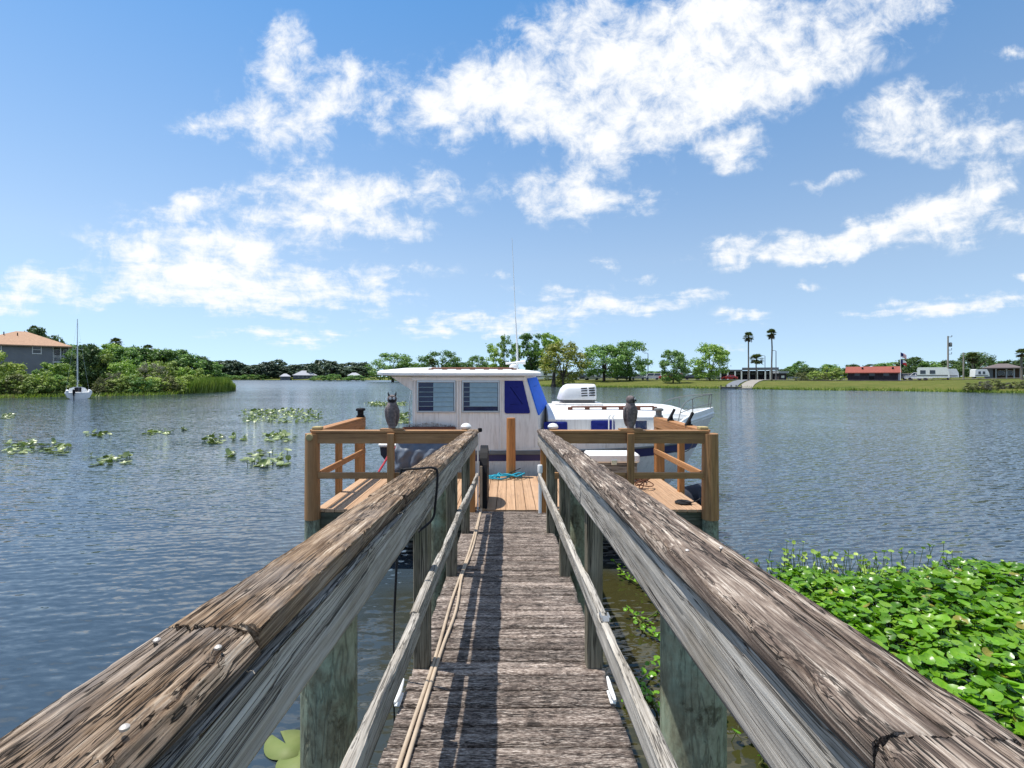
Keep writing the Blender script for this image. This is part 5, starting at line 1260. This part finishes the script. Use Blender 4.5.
# distant white houses
def far_house(label, px0, px1, ty, ey, by, d, roof):
    t = thing('far_house', label, 'house'); x0, x1 = X(px0, d), X(px1, d)
    MB().box(x0 + 1, x1 - 1, d, d + 10, Z(by, d), Z(ey, d)).build('wall', M['greywall'], t)
    mb = MB(); hip_roof(mb, x0, x1, d - 1, d + 11, Z(ey, d), Z(ty, d) - Z(ey, d), (x1 - x0) * .38); mb.build('roof', M[roof], t)
    n = 5
    for k in range(n):
        xx = x0 + 2 + (x1 - x0 - 4) * (k + .2) / n; MB().box(xx, xx + (x1 - x0 - 4) / n * .6, d - .05, d, Z(by - .8, d), Z(ey + .7, d)).build('window', M['pane'], t)
    return t
far_house('far white roofed house under the dark treeline across the water', 293, 319, 370.5, 375.2, 378.6, 432, 'pavwhite')
far_house('far small pale boathouse left of the white roofed house', 276, 288, 373.6, 376.4, 380, 424, 'pavwhite')
far_house('far white shed on the point behind the green bushes', 343, 358, 372.6, 375.5, 378.6, 420, 'pavwhite')
MB_ = MB(); MB_.box(X(336, 305), X(348, 305), 305, 307, Z(380.9, 305), Z(380.1, 305)); [MB_.tube([(X(p, 305), 305.3, -.3), (X(p, 305), 305.3, .4)], .15, 6) for p in (337, 340, 343, 347)]
tag(MB_.build('far_jetty', M['trimwhite']), 'low white jetty between the green bushes on the far point', 'jetty')
for o in [q for q in COL.objects if q.name.startswith('far_house')]: square_on(o, 508 + F * o.children[0].data.vertices[0].co.x / 430, 430)
# boat ramp and courtesy dock
zt_ = 1.45
def quad_slab(name, P, th, mat, label, cat):
    mb = MB(); P = [Vector(p) for p in P]; mb.add(P + [p - Vector((0, 0, th)) for p in P], [(0, 1, 2, 3), (7, 6, 5, 4), (0, 4, 5, 1), (1, 5, 6, 2), (2, 6, 7, 3), (3, 7, 4, 0)]); return tag(mb.build(name, M[mat]), label, cat)
def ramp(name, label, a0, a1, b0, b1, mat):
    rows = []
    for t in np.linspace(0, 1, 26):
        d_ = 105.5 + 38 * t; q = []
        for e in (a0 + (b0 - a0) * t, a1 + (b1 - a1) * t): x = X(e, d_); q.append((x, d_, max(.05, gz(x, d_)) + .16))
        rows.append([q[0], q[1], (q[1][0], q[1][1], q[1][2] - .6), (q[0][0], q[0][1], q[0][2] - .6)])
    mb = MB(); mb.loft(rows); return tag(mb.build(name, M[mat]), label, 'ramp')
ramp('boat_ramp', 'pale concrete boat ramp sloping from the pavilion to the water', 738, 752, 757, 769, 'concrete')
ramp('side_ramp', 'narrower concrete ramp strip left of the wide boat ramp', 722, 735, 743, 754, 'greywall')
cd = thing('courtesy_dock', 'low wooden dock with dark edge at the foot of the boat ramp', 'dock')
p0, p1 = at(719, 387.1, 107), at(739, 387.1, 107); MB().box(p0.x, p1.x, 105.8, 107.2, .38, .50).build('deck', M['concrete'], cd); MB().box(p0.x, p1.x, 105.7, 105.79, .1, .49).build('fascia', M['wetwood'], cd)
for t in np.linspace(0, 1, 5): MB().tube([(p0.x + (p1.x - p0.x) * t, 106, -.5), (p0.x + (p1.x - p0.x) * t, 106, .9)], .12, 8).build('pile', M['wetwood'], cd)

# ---- poles, lamps, flags
def pole(name, label, cat, px, d, ty, r, mat='bark', arms=None):
    x = X(px, d); g = gz(x, d); t = thing(name, label, cat, (x, d, g)); h_ = Z(ty, d) - g
    MB().tube([(0, 0, -.2), (0, 0, h_ * .5), (0, 0, h_)], [r, r * .85, r * .7], 8).build('pole', M[mat], t, 60); return t, h_
M['palewood'] = plain('pale_pole', (.30, .27, .23), .9, .1, vary=.2)
t, h_ = pole('utility_pole', 'tall grey utility pole with transformer and side brackets on the right bank', 'pole', 948, 112, 336, .2, 'palewood')
MB().lathe([(.001, 0), (.28, 0), (.3, .1), (.3, .8), (.2, .95), (.001, .98)], (.55, 0, h_ - 2.4), 12).build('transformer', M['greyplastic'], t, 40)
for dz_ in (.15, 3.1, 4.0): MB().box(.1, .85, -.05, .05, h_ - dz_ - .1, h_ - dz_, .01).build('crossarm', M['palewood'], t)
for (xx, dz_) in ((.85, .1), (.8, 3.0), (.8, 3.9)): MB().lathe([(.001, 0), (.07, 0), (.1, .1), (.06, .2), (.001, .25)], (xx, 0, h_ - dz_), 8).build('insulator', M['black'], t, 40)
pole('service_pole', 'shorter pale pole between the utility pole and the brown roofed house', 'pole', 963.5, 116, 352.5, .17, 'palewood')
pole('edge_pole', 'pale pole under the spreading palm beside the brown roofed house', 'pole', 1021.5, 100, 358, .16, 'palewood')
def lamp(label, px, d, ty):
    t, h_ = pole('street_lamp', label, 'street lamp', px, d, ty, .13, 'greyplastic')
    MB().tube([(0, 0, h_ - .05), (-.25, 0, h_ + .12), (-.7, 0, h_ + .15)], .06, 7).build('arm', M['greyplastic'], t, 50); MB().box(-1.1, -.6, -.14, .14, h_ + .06, h_ + .2, .03).build('lamp_head', M['greyplastic'], t)
lamp('grey street lamp standing between the large oak and the round lawn tree', 648, 140, 353.5); lamp('dark street lamp right of the taller slim palm', 776, 134, 351); lamp('thin street lamp between the two tall slim palms', 765, 165, 356)
def flag_mat(name, kind):
    m = NT(name); tcn = m.n('ShaderNodeTexCoord'); s = m.n('ShaderNodeSeparateXYZ'); m.link(tcn.outputs['Generated'], s.inputs[0])
    st = m.math('GREATER_THAN', m.math('FRACT', m.math('MULTIPLY', s.outputs[2], 6.5)), .5)
    col = m.mix(st, (.5, .03, .05), (.75, .75, .75)) if kind else m.mix(m.math('GREATER_THAN', s.outputs[2], .5), (.5, .03, .04), (.72, .72, .72))
    can = m.math('MULTIPLY', m.math('LESS_THAN', s.outputs[0], .42 if kind else .34), m.math('GREATER_THAN', s.outputs[2], .46 if kind else -1.))
    m.base(m.mix(can, col, (.02, .03, .12)), .8, .1); return m.mat
fp, h_ = pole('flag_pole', 'thin white flag pole beside the red roofed building', 'flag pole', 900.5, 118, 352, .06, 'pvc')
def flag(label, z, kind):
    nx, nz = 14, 8; vs = []; fs = []; L_, W_ = 1.7, 1.05
    for i in range(nx):
        for j in range(nz):
            s = i / (nx - 1); vs.append((s * L_ * .86, .14 * math.sin(s * 8) * s, j / (nz - 1) * W_ - .75 * s ** 1.2 * .9))
    for i in range(nx - 1):
        for j in range(nz - 1): fs.append((i*nz+j, (i+1)*nz+j, (i+1)*nz+j+1, i*nz+j+1))
    o = obj('flag', mesh_np('flag', vs, fs, flag_mat('flag_cloth', kind), True)); o.location = (fp.location.x + .07, 118, fp.location.z + z); so = o.modifiers.new('cloth', 'SOLIDIFY'); so.thickness = .01; tag(o, label, 'flag')
flag('striped flag with blue canton flying at the top of the flag pole', h_ - 1.15, True); flag('smaller red and white flag flying below the striped flag', h_ - 2.75, False)

# ---- parked vehicles
CARC = {}
def paint(k, c):
    if k not in CARC: CARC[k] = plain('car_paint_' + k, c, .3, .6, vary=.04)
    return CARC[k]
M['tyre'] = plain('tyre', (.02, .02, .02), .9, .2)
PAINT = {'white': (.72, .72, .72), 'silver': (.40, .41, .42), 'dark': (.03, .032, .04), 'red': (.50, .03, .03), 'blue': (.05, .08, .16), 'tan': (.35, .31, .26)}
CARM = {}
def car(label, px, d, colour, style, group='vehicles parked along the park road', flip=False):
    key = style
    if key not in CARM:
        prof = {'sedan': [(-2.2, .35), (-2.25, .75), (-2.05, .92), (-1.2, .98), (1.0, .98), (2.05, .82), (2.25, .6), (2.2, .33)], 'suv': [(-2.25, .4), (-2.3, .9), (-2.2, 1.05), (-1.0, 1.1), (1.1, 1.1), (2.1, 1.0), (2.3, .75), (2.25, .38)], 'pickup': [(-2.6, .5), (-2.62, 1.1), (-2.5, 1.15), (-.4, 1.15), (1.0, 1.15), (2.3, 1.05), (2.5, .8), (2.45, .45)], 'van': [(-2.5, .4), (-2.55, 1.2), (-2.5, 1.25), (-1.0, 1.25), (1.3, 1.25), (2.2, 1.1), (2.45, .8), (2.4, .4)]}[style]
        cab = {'sedan': (-1.75, -.95, .25, 1.05, .96, 1.43), 'suv': (-2.25, -2.05, .25, 1.1, 1.08, 1.72), 'pickup': (-.55, -.35, .7, 1.35, 1.13, 1.85), 'van': (-2.5, -2.4, 1.0, 1.65, 1.23, 2.05)}[style]
        W_ = .9; b = MB(); n = len(prof)
        b.loft([[(x, -W_ + .08, z) for x, z in prof], [(x, -W_, .35 + (z - .35) * .97) for x, z in prof], [(x, W_, .35 + (z - .35) * .97) for x, z in prof], [(x, W_ - .08, z) for x, z in prof]])
        a0, a1, a2, a3, z0, z1 = cab; g = MB(); rr_ = MB()
        lo = [(a0, -.84), (a3, -.84), (a3, .84), (a0, .84)]; hi = [(a1, -.68), (a2, -.68), (a2, .68), (a1, .68)]
        g.loft([[(x, y, z0) for x, y in lo], [(x, y, z1 - .06) for x, y in hi]])
        rr_.loft([[(x, y * 1.01, z1 - .065) for x, y in hi], [(x * .99, y * .98, z1) for x, y in hi]])
        for xx0, xx1 in ((a0, a1), ((a0 + a3) / 2, (a1 + a2) / 2), (a3, a2)):
            for s in (-1, 1): rr_.tube([(xx0, s * .85, z0 - .02), (xx1, s * .69, z1 - .03)], .05, 5)
        wl = MB(); wl.lathe([(.001, -.1), (.3, -.1), (.33, -.07), (.33, .07), (.3, .1), (.001, .1)], (0, 0, 0), 14)
        li = MB(); li.box(-.03, .03, -.18, .18, -.07, .07, .01)
        CARM[key] = (b.mesh('body', M['white'], 30), g.mesh('glass', M['pane']), rr_.mesh('roof', M['white'], 30), wl.mesh('wheel', M['tyre'], 30), li.mesh('headlight', M['trimwhite']), prof)
    bm_, gm, rm_, wm_, lm_, prof = CARM[key]; x = X(px, d)
    t = thing('parked_' + style, label, {'sedan': 'car', 'suv': 'car', 'pickup': 'pickup', 'van': 'van'}[style], (x, d, gz(x, d) + .02), (math.pi if flip else 0) + random.uniform(-.25, .25) - math.atan(x / d), group)
    for nm, me in (('body', bm_), ('roof', rm_)):
        o = obj(nm, me, t); o.material_slots[0].link = 'OBJECT'; o.material_slots[0].material = paint(colour, PAINT[colour])
    obj('glass', gm, t); zl = prof[6][1]; xl = prof[6][0] - .02
    for s in (-1, 1):
        o = obj('headlight', lm_, t); o.location = (xl, s * .62, zl)
        for xx in (-1.4, 1.4): o = obj('wheel', wm_, t); o.location = (xx, s * .82, .33); o.rotation_euler = (R(90), 0, 0)
    return t
CARS = [(497, 'white', 'suv', 170, 'white estate car parked behind the thin airy trees'), (526, 'silver', 'sedan', 168, 'silver car parked behind the blue windscreen cover'), (572, 'white', 'sedan', 152, 'white car parked right of the yellow green cypress'), (582, 'dark', 'suv', 153, 'dark estate car parked beside the white car by the cypress'), (592, 'silver', 'sedan', 152, 'silver car parked above the air conditioner'), (622, 'dark', 'sedan', 153, 'dark car in the shade of the merging oaks'), (638, 'silver', 'suv', 152, 'silver estate car left of the grey street lamp'), (652, 'white', 'van', 153, 'white van between the street lamp and the red pickup'), (668, 'red', 'pickup', 151, 'red pickup behind the small round lawn tree'), (674, 'red', 'van', 155, 'red van tucked beside the red pickup'), (692, 'dark', 'sedan', 152, 'dark car right of the small round lawn tree'), (703, 'blue', 'suv', 153, 'dark blue estate car under the light green rounded tree'), (714, 'silver', 'sedan', 152, 'silver car at the left end of the pavilion'), (729.5, 'red', 'sedan', 148, 'red car parked before the pavilion columns'), (912, 'tan', 'suv', 122, 'tan estate car right of the red roofed building'), (918, 'white', 'pickup', 118, 'white pickup between the flag pole and the white motorhome')]
for i, (px, c, s, d, lab) in enumerate(CARS): car(lab, px, d, c, s, flip=i % 2)
def trailer(label, px, d, L_, h_, name='motorhome', rz=0.0, slope=.5):
    x = X(px, d); t = thing(name, label, 'motorhome' if name == 'motorhome' else 'trailer', (x, d, gz(x, d)), rz - math.atan(x / d))
    MB().prism([(-L_ / 2, .5), (-L_ / 2 + .1, h_ - .1), (-L_ / 2 + .3, h_), (L_ / 2 - slope, h_), (L_ / 2 - .1, h_ * .62), (L_ / 2, .6)], lambda a, b: (a, -1.2, b), lambda a, b: (a, 1.2, b)).build('body', M['white'], t)
    for k in range(3): MB().box(-L_ / 2 + .6 + k * L_ / 3.4, -L_ / 2 + .6 + k * L_ / 3.4 + L_ / 6, -1.23, -1.201, h_ * .5, h_ * .78).build('window', M['pane'], t)
    MB().box(-L_ / 2 + .05, L_ / 2 - .3, -1.225, -1.201, h_ * .33, h_ * .42).build('stripe', M['greyplastic'], t)
    for xx in (-L_ * .28, L_ * .28): MB().lathe([(.001, -.1), (.34, -.1), (.36, 0), (.34, .1), (.001, .1)], (0, 0, 0), 12).build('wheel', M['tyre'], t, 40); o = t.children[-1]; o.location = (xx, -1.1, .36); o.rotation_euler = (R(90), 0, 0)
trailer('white motorhome parked under the yellow green cypress', 546, 158, 6.5, 3.3); trailer('white motorhome parked left of the utility pole', 933, 112, 5.6, 2.9); trailer('white camper trailer parked against the utility pole', 944, 113, 4.6, 2.5, 'camper_trailer', .3); trailer('long pale trailer parked under the large spreading oak', 606, 155, 7.0, 1.9, 'boat_trailer', .05, 1.4)
trailer('rounded white trailer parked left of the brown roofed house', 979.5, 113, 2.6, 2.2, 'white_trailer', .4)
# pale low fence along the park road
fn = thing('park_fence', 'low pale rail fence along the park road beside the kiosk', 'fence')
for k, px in enumerate(np.arange(788, 846, 4.0)):
    p = at(px, 380.5, 150); MB().box(p.x - .07, p.x + .07, 149.9, 150.1, 1.2, Z(376.8, 150)).build('fence_post', M['pavwhite'], fn)
for q in (377.2, 378.8): MB().box(X(788, 150), X(845, 150), 149.82, 149.89, Z(q + .35, 150), Z(q - .35, 150)).build('rail', M['pavwhite'], fn)
# asphalt road along the top of the park bank
mb = MB(); M['asphalt'] = plain('asphalt', (.16, .15, .145), .9, .2, vary=.15, scale=1); rows = []
for a in np.linspace(R(-1), R(46), 60):
    r0 = shore_r(a); q = []
    for t in (29, 37): rr_ = r0 + t; q.append((rr_ * math.sin(a), rr_ * math.cos(a), gz(rr_ * math.sin(a), rr_ * math.cos(a)) + .16))
    rows.append(q)
mb.loft(rows, close=False, caps=False); tag(mb.build('road', M['asphalt']), kind='structure')

# ---- moored sailboat
sb = thing('sailboat', 'small white sailboat with bare mast and black outboard moored at the left bank', 'sailboat', (X(79, 58.5), 58.5, 0), R(44)); sb.scale = (.82, .82, .98)
rings = []
for t in np.linspace(0, 1, 10):
    y = t * 6.8; w = 1.50 * (1 - t ** 2.4) * (.93 + .07 * math.sin(t * 6)) + .01; zs = .78 + .25 * t * t
    rings.append([(-w, y, zs), (-w * 1.02, y, zs - .12), (-w * .84, y, .15), (-w * .4, y, -.15), (0, y, -.25), (w * .4, y, -.15), (w * .84, y, .15), (w * 1.02, y, zs - .12), (w, y, zs)])
mb = MB(); mb.loft(rings); mb.build('hull', M['white'], sb, 40)
mb = MB(); mb.loft([[(-1.15, 1.9, .78), (-.85, 2.0, 1.28), (-.4, 2.0, 1.42), (.4, 2.0, 1.42), (.85, 2.0, 1.28), (1.15, 1.9, .78)], [(-1.1, 3.6, .82), (-.8, 3.6, 1.25), (-.4, 3.6, 1.36), (.4, 3.6, 1.36), (.8, 3.6, 1.25), (1.1, 3.6, .82)], [(-.6, 5.2, .9), (-.45, 5.1, 1.0), (-.2, 5.0, 1.05), (.2, 5.0, 1.05), (.45, 5.1, 1.0), (.6, 5.2, .9)]]); mb.build('cabin', M['white'], sb, 40)
for s in (-1, 1): mb = MB(); mb.loft([[(s * 1.48, .05, .74), (s * 1.4, .05, 1.0), (s * 1.15, .05, 1.02), (s * 1.1, .05, .74)], [(s * 1.42, 2.0, .76), (s * 1.3, 2.0, 1.1), (s * 1.12, 2.0, 1.12), (s * 1.08, 2.0, .76)]]); mb.build('coaming', M['white'], sb, 40)
MB().box(-.38, .38, 1.86, 1.985, .80, 1.36, .03).build('hatch', M['black'], sb)
mb = MB(); mb.box(-.72, -.42, -.45, -.05, .62, 1.15, .07); mb.box(-.62, -.52, -.36, -.2, -.35, .62, .03); mb.box(-.66, -.48, -.1, .02, .4, .85, .02); mb.build('outboard', M['black'], sb, 40)
zt_ = Z(315, 58)
MB().tube([(0, 3.0, 1.3), (0, 3.0, zt_)], [.075, .05], 10).build('mast', M['alu'], sb, 60)
MB().tube([(0, 2.9, 2.1), (0, .3, 2.2)], .05, 8).build('boom', M['alu'], sb, 60)
MB().tube([(-.55, 3.0, (zt_ + 1) * .56), (.55, 3.0, (zt_ + 1) * .56)], .02, 6).build('spreader', M['alu'], sb)
for (a, b) in (((-1.3, 2.7, .85), (0, 3.0, zt_ - .2)), ((1.3, 2.7, .85), (0, 3.0, zt_ - .2)), ((0, 6.7, 1.0), (0, 3.0, zt_ - .1)), ((0, .1, .9), (0, 3.0, zt_ - .1))): MB().tube([a, b], .006, 4).build('stay', M['steel'], sb)

# ================================================================== WATER PLANTS
M['lily'] = leaf_mat('lily_leaves', (0.06, 0.102, 0.03), (0.18, 0.24, 0.072), (0.432, 0.48, 0.24), .35, .15, .5, 1.5)
M['penny'] = leaf_mat('pennywort_leaves', (.045, .14, .007), (.14, .33, .014), (.28, .47, .045), .32, .3, .5, 1.2, odd=(.36, .32, .06))
M['pennystem'] = leaf_mat('pennywort_stems', (.07, .11, .02), (.14, .18, .04), (.26, .27, .08))
M['lilypad'] = leaf_mat('floating_lily_pads', (.10, .15, .04), (.19, .24, .07), (.27, .30, .11), .6, .1, .3, 9)
def leaf_disc(n=11, cup=.18, wave=.06, notch=True, seed=0):
    r = random.Random(seed); vs = [(0, 0, 0)]; fs = []
    for ring, rad in ((0, .55), (1, 1.0)):
        for k in range(n):
            a = 2 * math.pi * k / n + .1; q = rad * (1 + r.uniform(-.05, .05)); 
            if notch and k == 0: q *= .62 if ring else .75
            z = cup * rad * rad * (.8 + .4 * r.random()) + (wave * math.sin(a * 3 + seed) * rad if ring else 0)
            vs.append((q * math.cos(a), q * math.sin(a), z))
    for k in range(n):
        k2 = (k + 1) % n; fs.append((0, 1 + k, 1 + k2)); fs.append((1 + k, 1 + n + k, 1 + n + k2)); fs.append((1 + k, 1 + n + k2, 1 + k2))
    return np.array(vs), np.array(fs)
def rot_np(rx, ry, rz):
    return np.array(Matrix.Rotation(rz, 3, 'Z') @ Matrix.Rotation(ry, 3, 'Y') @ Matrix.Rotation(rx, 3, 'X'))
DISC = [leaf_disc(seed=k, cup=(.10, .22, .30, .16)[k]) for k in range(4)]
# patches of lily leaves standing out of the water
LIL = [(-30, 60, 440, 455, 'wide ragged patch of lily leaves farthest left by the frame of reeds'), ]
LIL = [(0, 17, 412, 419), (0, 40, 440, 456), (36, 71, 441, 455), (84, 118, 430, 437), (140, 174, 428, 435), (180, 191, 427, 431), (202, 227, 433, 445), (230, 237, 432, 441), (241, 249, 434, 441), (85, 140, 453, 466), (226, 235, 452, 457), (240, 299, 450, 468), (233, 330, 407, 423), (262, 299, 431, 442), (362, 412, 400, 406), (394, 412, 411, 424)]
LLAB = ['lily leaf patch on the open water just off the sailboat', 'lily leaf patch with standing leaves, left half of a long ragged row', 'lily leaf patch with standing leaves, right half of a long ragged row', 'thin low lily leaf patch off the left bank, dense and flat', 'thin broken lily leaf strip between two small tufts', 'very small tuft of lily leaves at the end of a broken strip', 'tall tuft of lily leaves beside single standing leaves', 'pair of tall lily leaves standing alone in the water', 'small lily tuft between the pair of tall leaves and a larger patch', 'loose lily leaf patch with pale upturned leaves', 'single pale lily leaf floating beside a large patch', 'largest near lily patch with pale and brown leaves left of the corner post', 'longest dense band of lily leaves on the open water', 'mid sized lily patch behind the largest near one', 'narrow lily band behind the tufted owl decoy', 'lily patch between the tufted owl decoy and the boat']
for i, (pa, pb, ya_, yb_) in enumerate(LIL):
    r = np.random.default_rng(300 + i); dmid = 500 * H / ((ya_ + yb_) / 2 - 377)
    d0 = F * H / (yb_ - 377); d1 = F * H / (ya_ + 2.5 - 377)
    area = (pb - pa) * dmid / F * max(.4, d1 - d0); nl = int(min(420, max(9, area * 11))); V = []; Fc = []; o = 0
    for k in range(nl):
        t = r.uniform(0, 1); s = r.normal(.5, .22); s = min(max(s, 0), 1); d = d0 + (d1 - d0) * r.uniform(.0, 1.0); px = pa + (pb - pa) * (r.uniform(0, 1) * .7 + s * .3)
        size = r.uniform(.07, .135); L, Fd = DISC[k % 4]; up = r.uniform(.02, .09) if r.random() < .35 else .012; tl = .12 if up < .02 else .5
        q = (L * size * np.array([1.15, .85, 1])) @ rot_np(r.normal(0, tl), r.normal(0, tl), r.uniform(0, 6.28)).T
        P = np.array([X(px, d), d, up + max(0., -q[:, 2].min()) * .8]); V.append(q + P); Fc.append(Fd + o); o += len(q)
        if up > .03:
            w = .012; V.append(np.array([P + [-w, 0, 0], P + [w, 0, 0], [P[0] + w, P[1], -.05], [P[0] - w, P[1], -.05]])); Fc.append(np.array([[0, 1, 2], [0, 2, 3]]) + o); o += 4
    V = np.vstack(V); c = V.mean(0); c[2] = 0
    lp = empty('lily_patch', c); ob = obj('leaves', mesh_np('leaves', V - c, np.vstack(Fc), M['lily'], False), lp); ob['kind'] = 'stuff'
    tag(lp, LLAB[i], 'lily patch', 'lily patches on the lake')
# floating pads beside the left pile
def pad(label, px, py, size, rz):
    d = F * H / (py - 377); vs = [(0, 0, .012)]; fs = []; n = 26
    for k in range(n + 1):
        a = .22 + (2 * math.pi - .44) * k / n; vs.append((size * math.cos(a), size * .82 * math.sin(a), .010 + .006 * math.sin(a * 3)))
    for k in range(n): fs.append((0, k + 1, k + 2))
    o = obj('lily_pad', mesh_np('lily_pad', vs, fs, M['lilypad'], True)); o.location = (X(px, d), d, 0.004); o.rotation_euler = (0, 0, rz); so = o.modifiers.new('t', 'SOLIDIFY'); so.thickness = .004; tag(o, label, 'lily pad')
pad('big oval yellow green lily pad floating left of the mossy pile', 286, 746, .165, 2.4); pad('lily pad partly hidden behind the foot of the mossy pile', 300, 762, .15, .6); pad('small lily pad half under the left handrail', 254, 730, .10, 1.0); pad('young lily pad floating off beyond the big oval one', 262, 716, .05, 2.0)
# dense bed of pennywort at the right
bed = thing('pennywort_bed', 'dense bed of glossy bright green round leaves floating right of the walkway', 'water plants', (4, 3, 0)); bed.location = (0, 0, 0)
r = np.random.default_rng(77); L = []
def bed_edge(x, y):   # >0 inside
    e = 6.55 + .55 * (float(fbm2(x * .7, 3.0, 61, 3)) - .5) * 2 - max(0, 3.6 - x) * .75
    left = 1.62 + .7 * (float(fbm2(y * .6, 1.0, 62, 3)) - .3)
    return min(e - y, (x - left) * 1.2)
tries = 0
while len(L) < 24000 and tries < 110000:
    tries += 1; x = r.uniform(.9, 9.6); y = r.uniform(-1.0, 7.0); e = bed_edge(x, y)
    if e < 0 or r.random() > .25 + e * 1.2: continue
    hgt = (.06 + .17 * min(1, e * 1.1)) * r.uniform(.55, 1.15) + .05 * float(fbm2(x * 1.3, y * 1.3, 63, 2)); size = (r.uniform(.026, .05) if r.random() < .6 else r.uniform(.045, .066)) * (1 if e > .5 else .8)
    L.append((x, y, hgt, size, r.normal(0, .33), r.normal(-.05, .33), r.uniform(0, 6.28), int(r.integers(4)), e))
def scr(l):           # apparent size for the nearest 300 that show
    x, y = l[0], l[1]
    if y < .8: return -1
    px, py = 508 + F * x / y, 377 + F * (H - l[2]) / y
    return l[3] / y if (px < 1030 and py < 775 and (py < 403 + .6916 * (px - 508) - 8)) else -1
order = sorted(range(len(L)), key=lambda k: -scr(L[k])); big = set(order[:300])
dm = [mesh_np('leaf', L_, F_, M['penny'], True) for L_, F_ in DISC]
V = []; Fc = []; o = 0; SV = []
for k, (x, y, h_, s, rx_, ry_, rz_, di, e) in enumerate(L):
    if k in big:
        ob = obj('leaf', dm[di], bed); ob.location = (x, y, h_); ob.rotation_euler = (rx_, ry_, rz_); ob.scale = (s, s, s)
    else:
        q = (DISC[di][0] * s) @ rot_np(rx_, ry_, rz_).T + np.array([x, y, h_]); V.append(q); Fc.append(DISC[di][1] + o); o += len(q)
    bx, by = x + rx_ * .1, y + ry_ * .1; w = .0035
    SV += [(x - w, y, h_ + .004), (x + w, y, h_ + .004), (bx + w, by, -.03), (bx - w, by, -.03)]
ob = obj('leaf_mass', mesh_np('leaf_mass', np.vstack(V), np.vstack(Fc), M['penny'], True), bed); ob['kind'] = 'stuff'
# low flat under-layer of stems and runners
for k in range(5200):
    x = r.uniform(.9, 10.2); y = r.uniform(-1.6, 6.9)
    if bed_edge(x, y) < .05: continue
    a = r.uniform(0, 6.28); q = r.uniform(.05, .16); z0, z1 = r.uniform(.0, .1), r.uniform(.02, .14); w = .006
    SV += [(x, y, z0), (x + w, y + w, z0), (x + q * math.cos(a) + w, y + q * math.sin(a), z1), (x + q * math.cos(a), y + q * math.sin(a), z1)]
# thin upright shoots along the outer edge
ed = []
for k in range(170):
    x = r.choice([r.uniform(3.0, 9.5), r.normal(4.2, .5)]); y = 6.55 + .55 * (float(fbm2(x * .7, 3.0, 61, 3)) - .5) * 2 - max(0, 3.6 - x) * .75 + r.normal(-.05, .22); h_ = r.uniform(.10, .30) * (1.0 if x < 6 else .6); lx, ly = r.normal(0, .05, 2); w = .004
    SV += [(x - w, y, -.02), (x + w, y, -.02), (x + lx + w, y + ly, h_), (x + lx - w, y + ly, h_)]
    q = (DISC[k % 4][0] * r.uniform(.018, .036)) @ rot_np(r.normal(.5, .5), r.normal(0, .5), r.uniform(0, 6.28)).T + np.array([x + lx, y + ly, h_]); ed.append(q)
ob = obj('stems', mesh_np('stems', SV, np.arange(len(SV)).reshape(-1, 4), M['pennystem']), bed); ob['kind'] = 'stuff'
n0 = len(DISC[0][0]); ob = obj('shoot_leaves', mesh_np('shoot_leaves', np.vstack(ed), np.vstack([DISC[0][1] + n0 * k for k in range(len(ed))]), M['light'], True), bed); ob['kind'] = 'stuff'
# straggling runners in the dark water beside the right posts
tw_ = thing('trailing_runners', 'straggling yellow green runners with small leaves in the dark water under the right handrail', 'water plants')
for (pp) in ([(615, 566), (628, 580), (645, 592), (662, 604), (676, 622)], [(618, 575), (640, 588), (655, 590), (672, 598)], [(650, 600), (658, 612), (640, 630), (655, 640), (675, 632)], [(632, 618), (650, 634), (668, 650)], [(640, 690), (655, 672), (668, 668)], [(628, 706), (640, 690), (652, 702), (660, 720)]):
    pts = []
    for (px, py) in pp: d = F * H / (py - 377); pts.append((X(px, d), d, .02 + random.uniform(0, .05)))
    cv = curve(pts, 26); MB().tube(cv, .008, 5).build('runner', M['pennystem'], tw_, 60)
    for q in cv[::2]:
        for _ in range(2):
            ob = obj('leaf', dm[random.randrange(4)], tw_); s = random.uniform(.012, .03); ob.location = q + Vector((random.uniform(-.07, .07), random.uniform(-.07, .07), random.uniform(.01, .05))); ob.scale = (s, s, s); ob.rotation_euler = (random.gauss(0, .4), random.gauss(0, .4), random.uniform(0, 6))
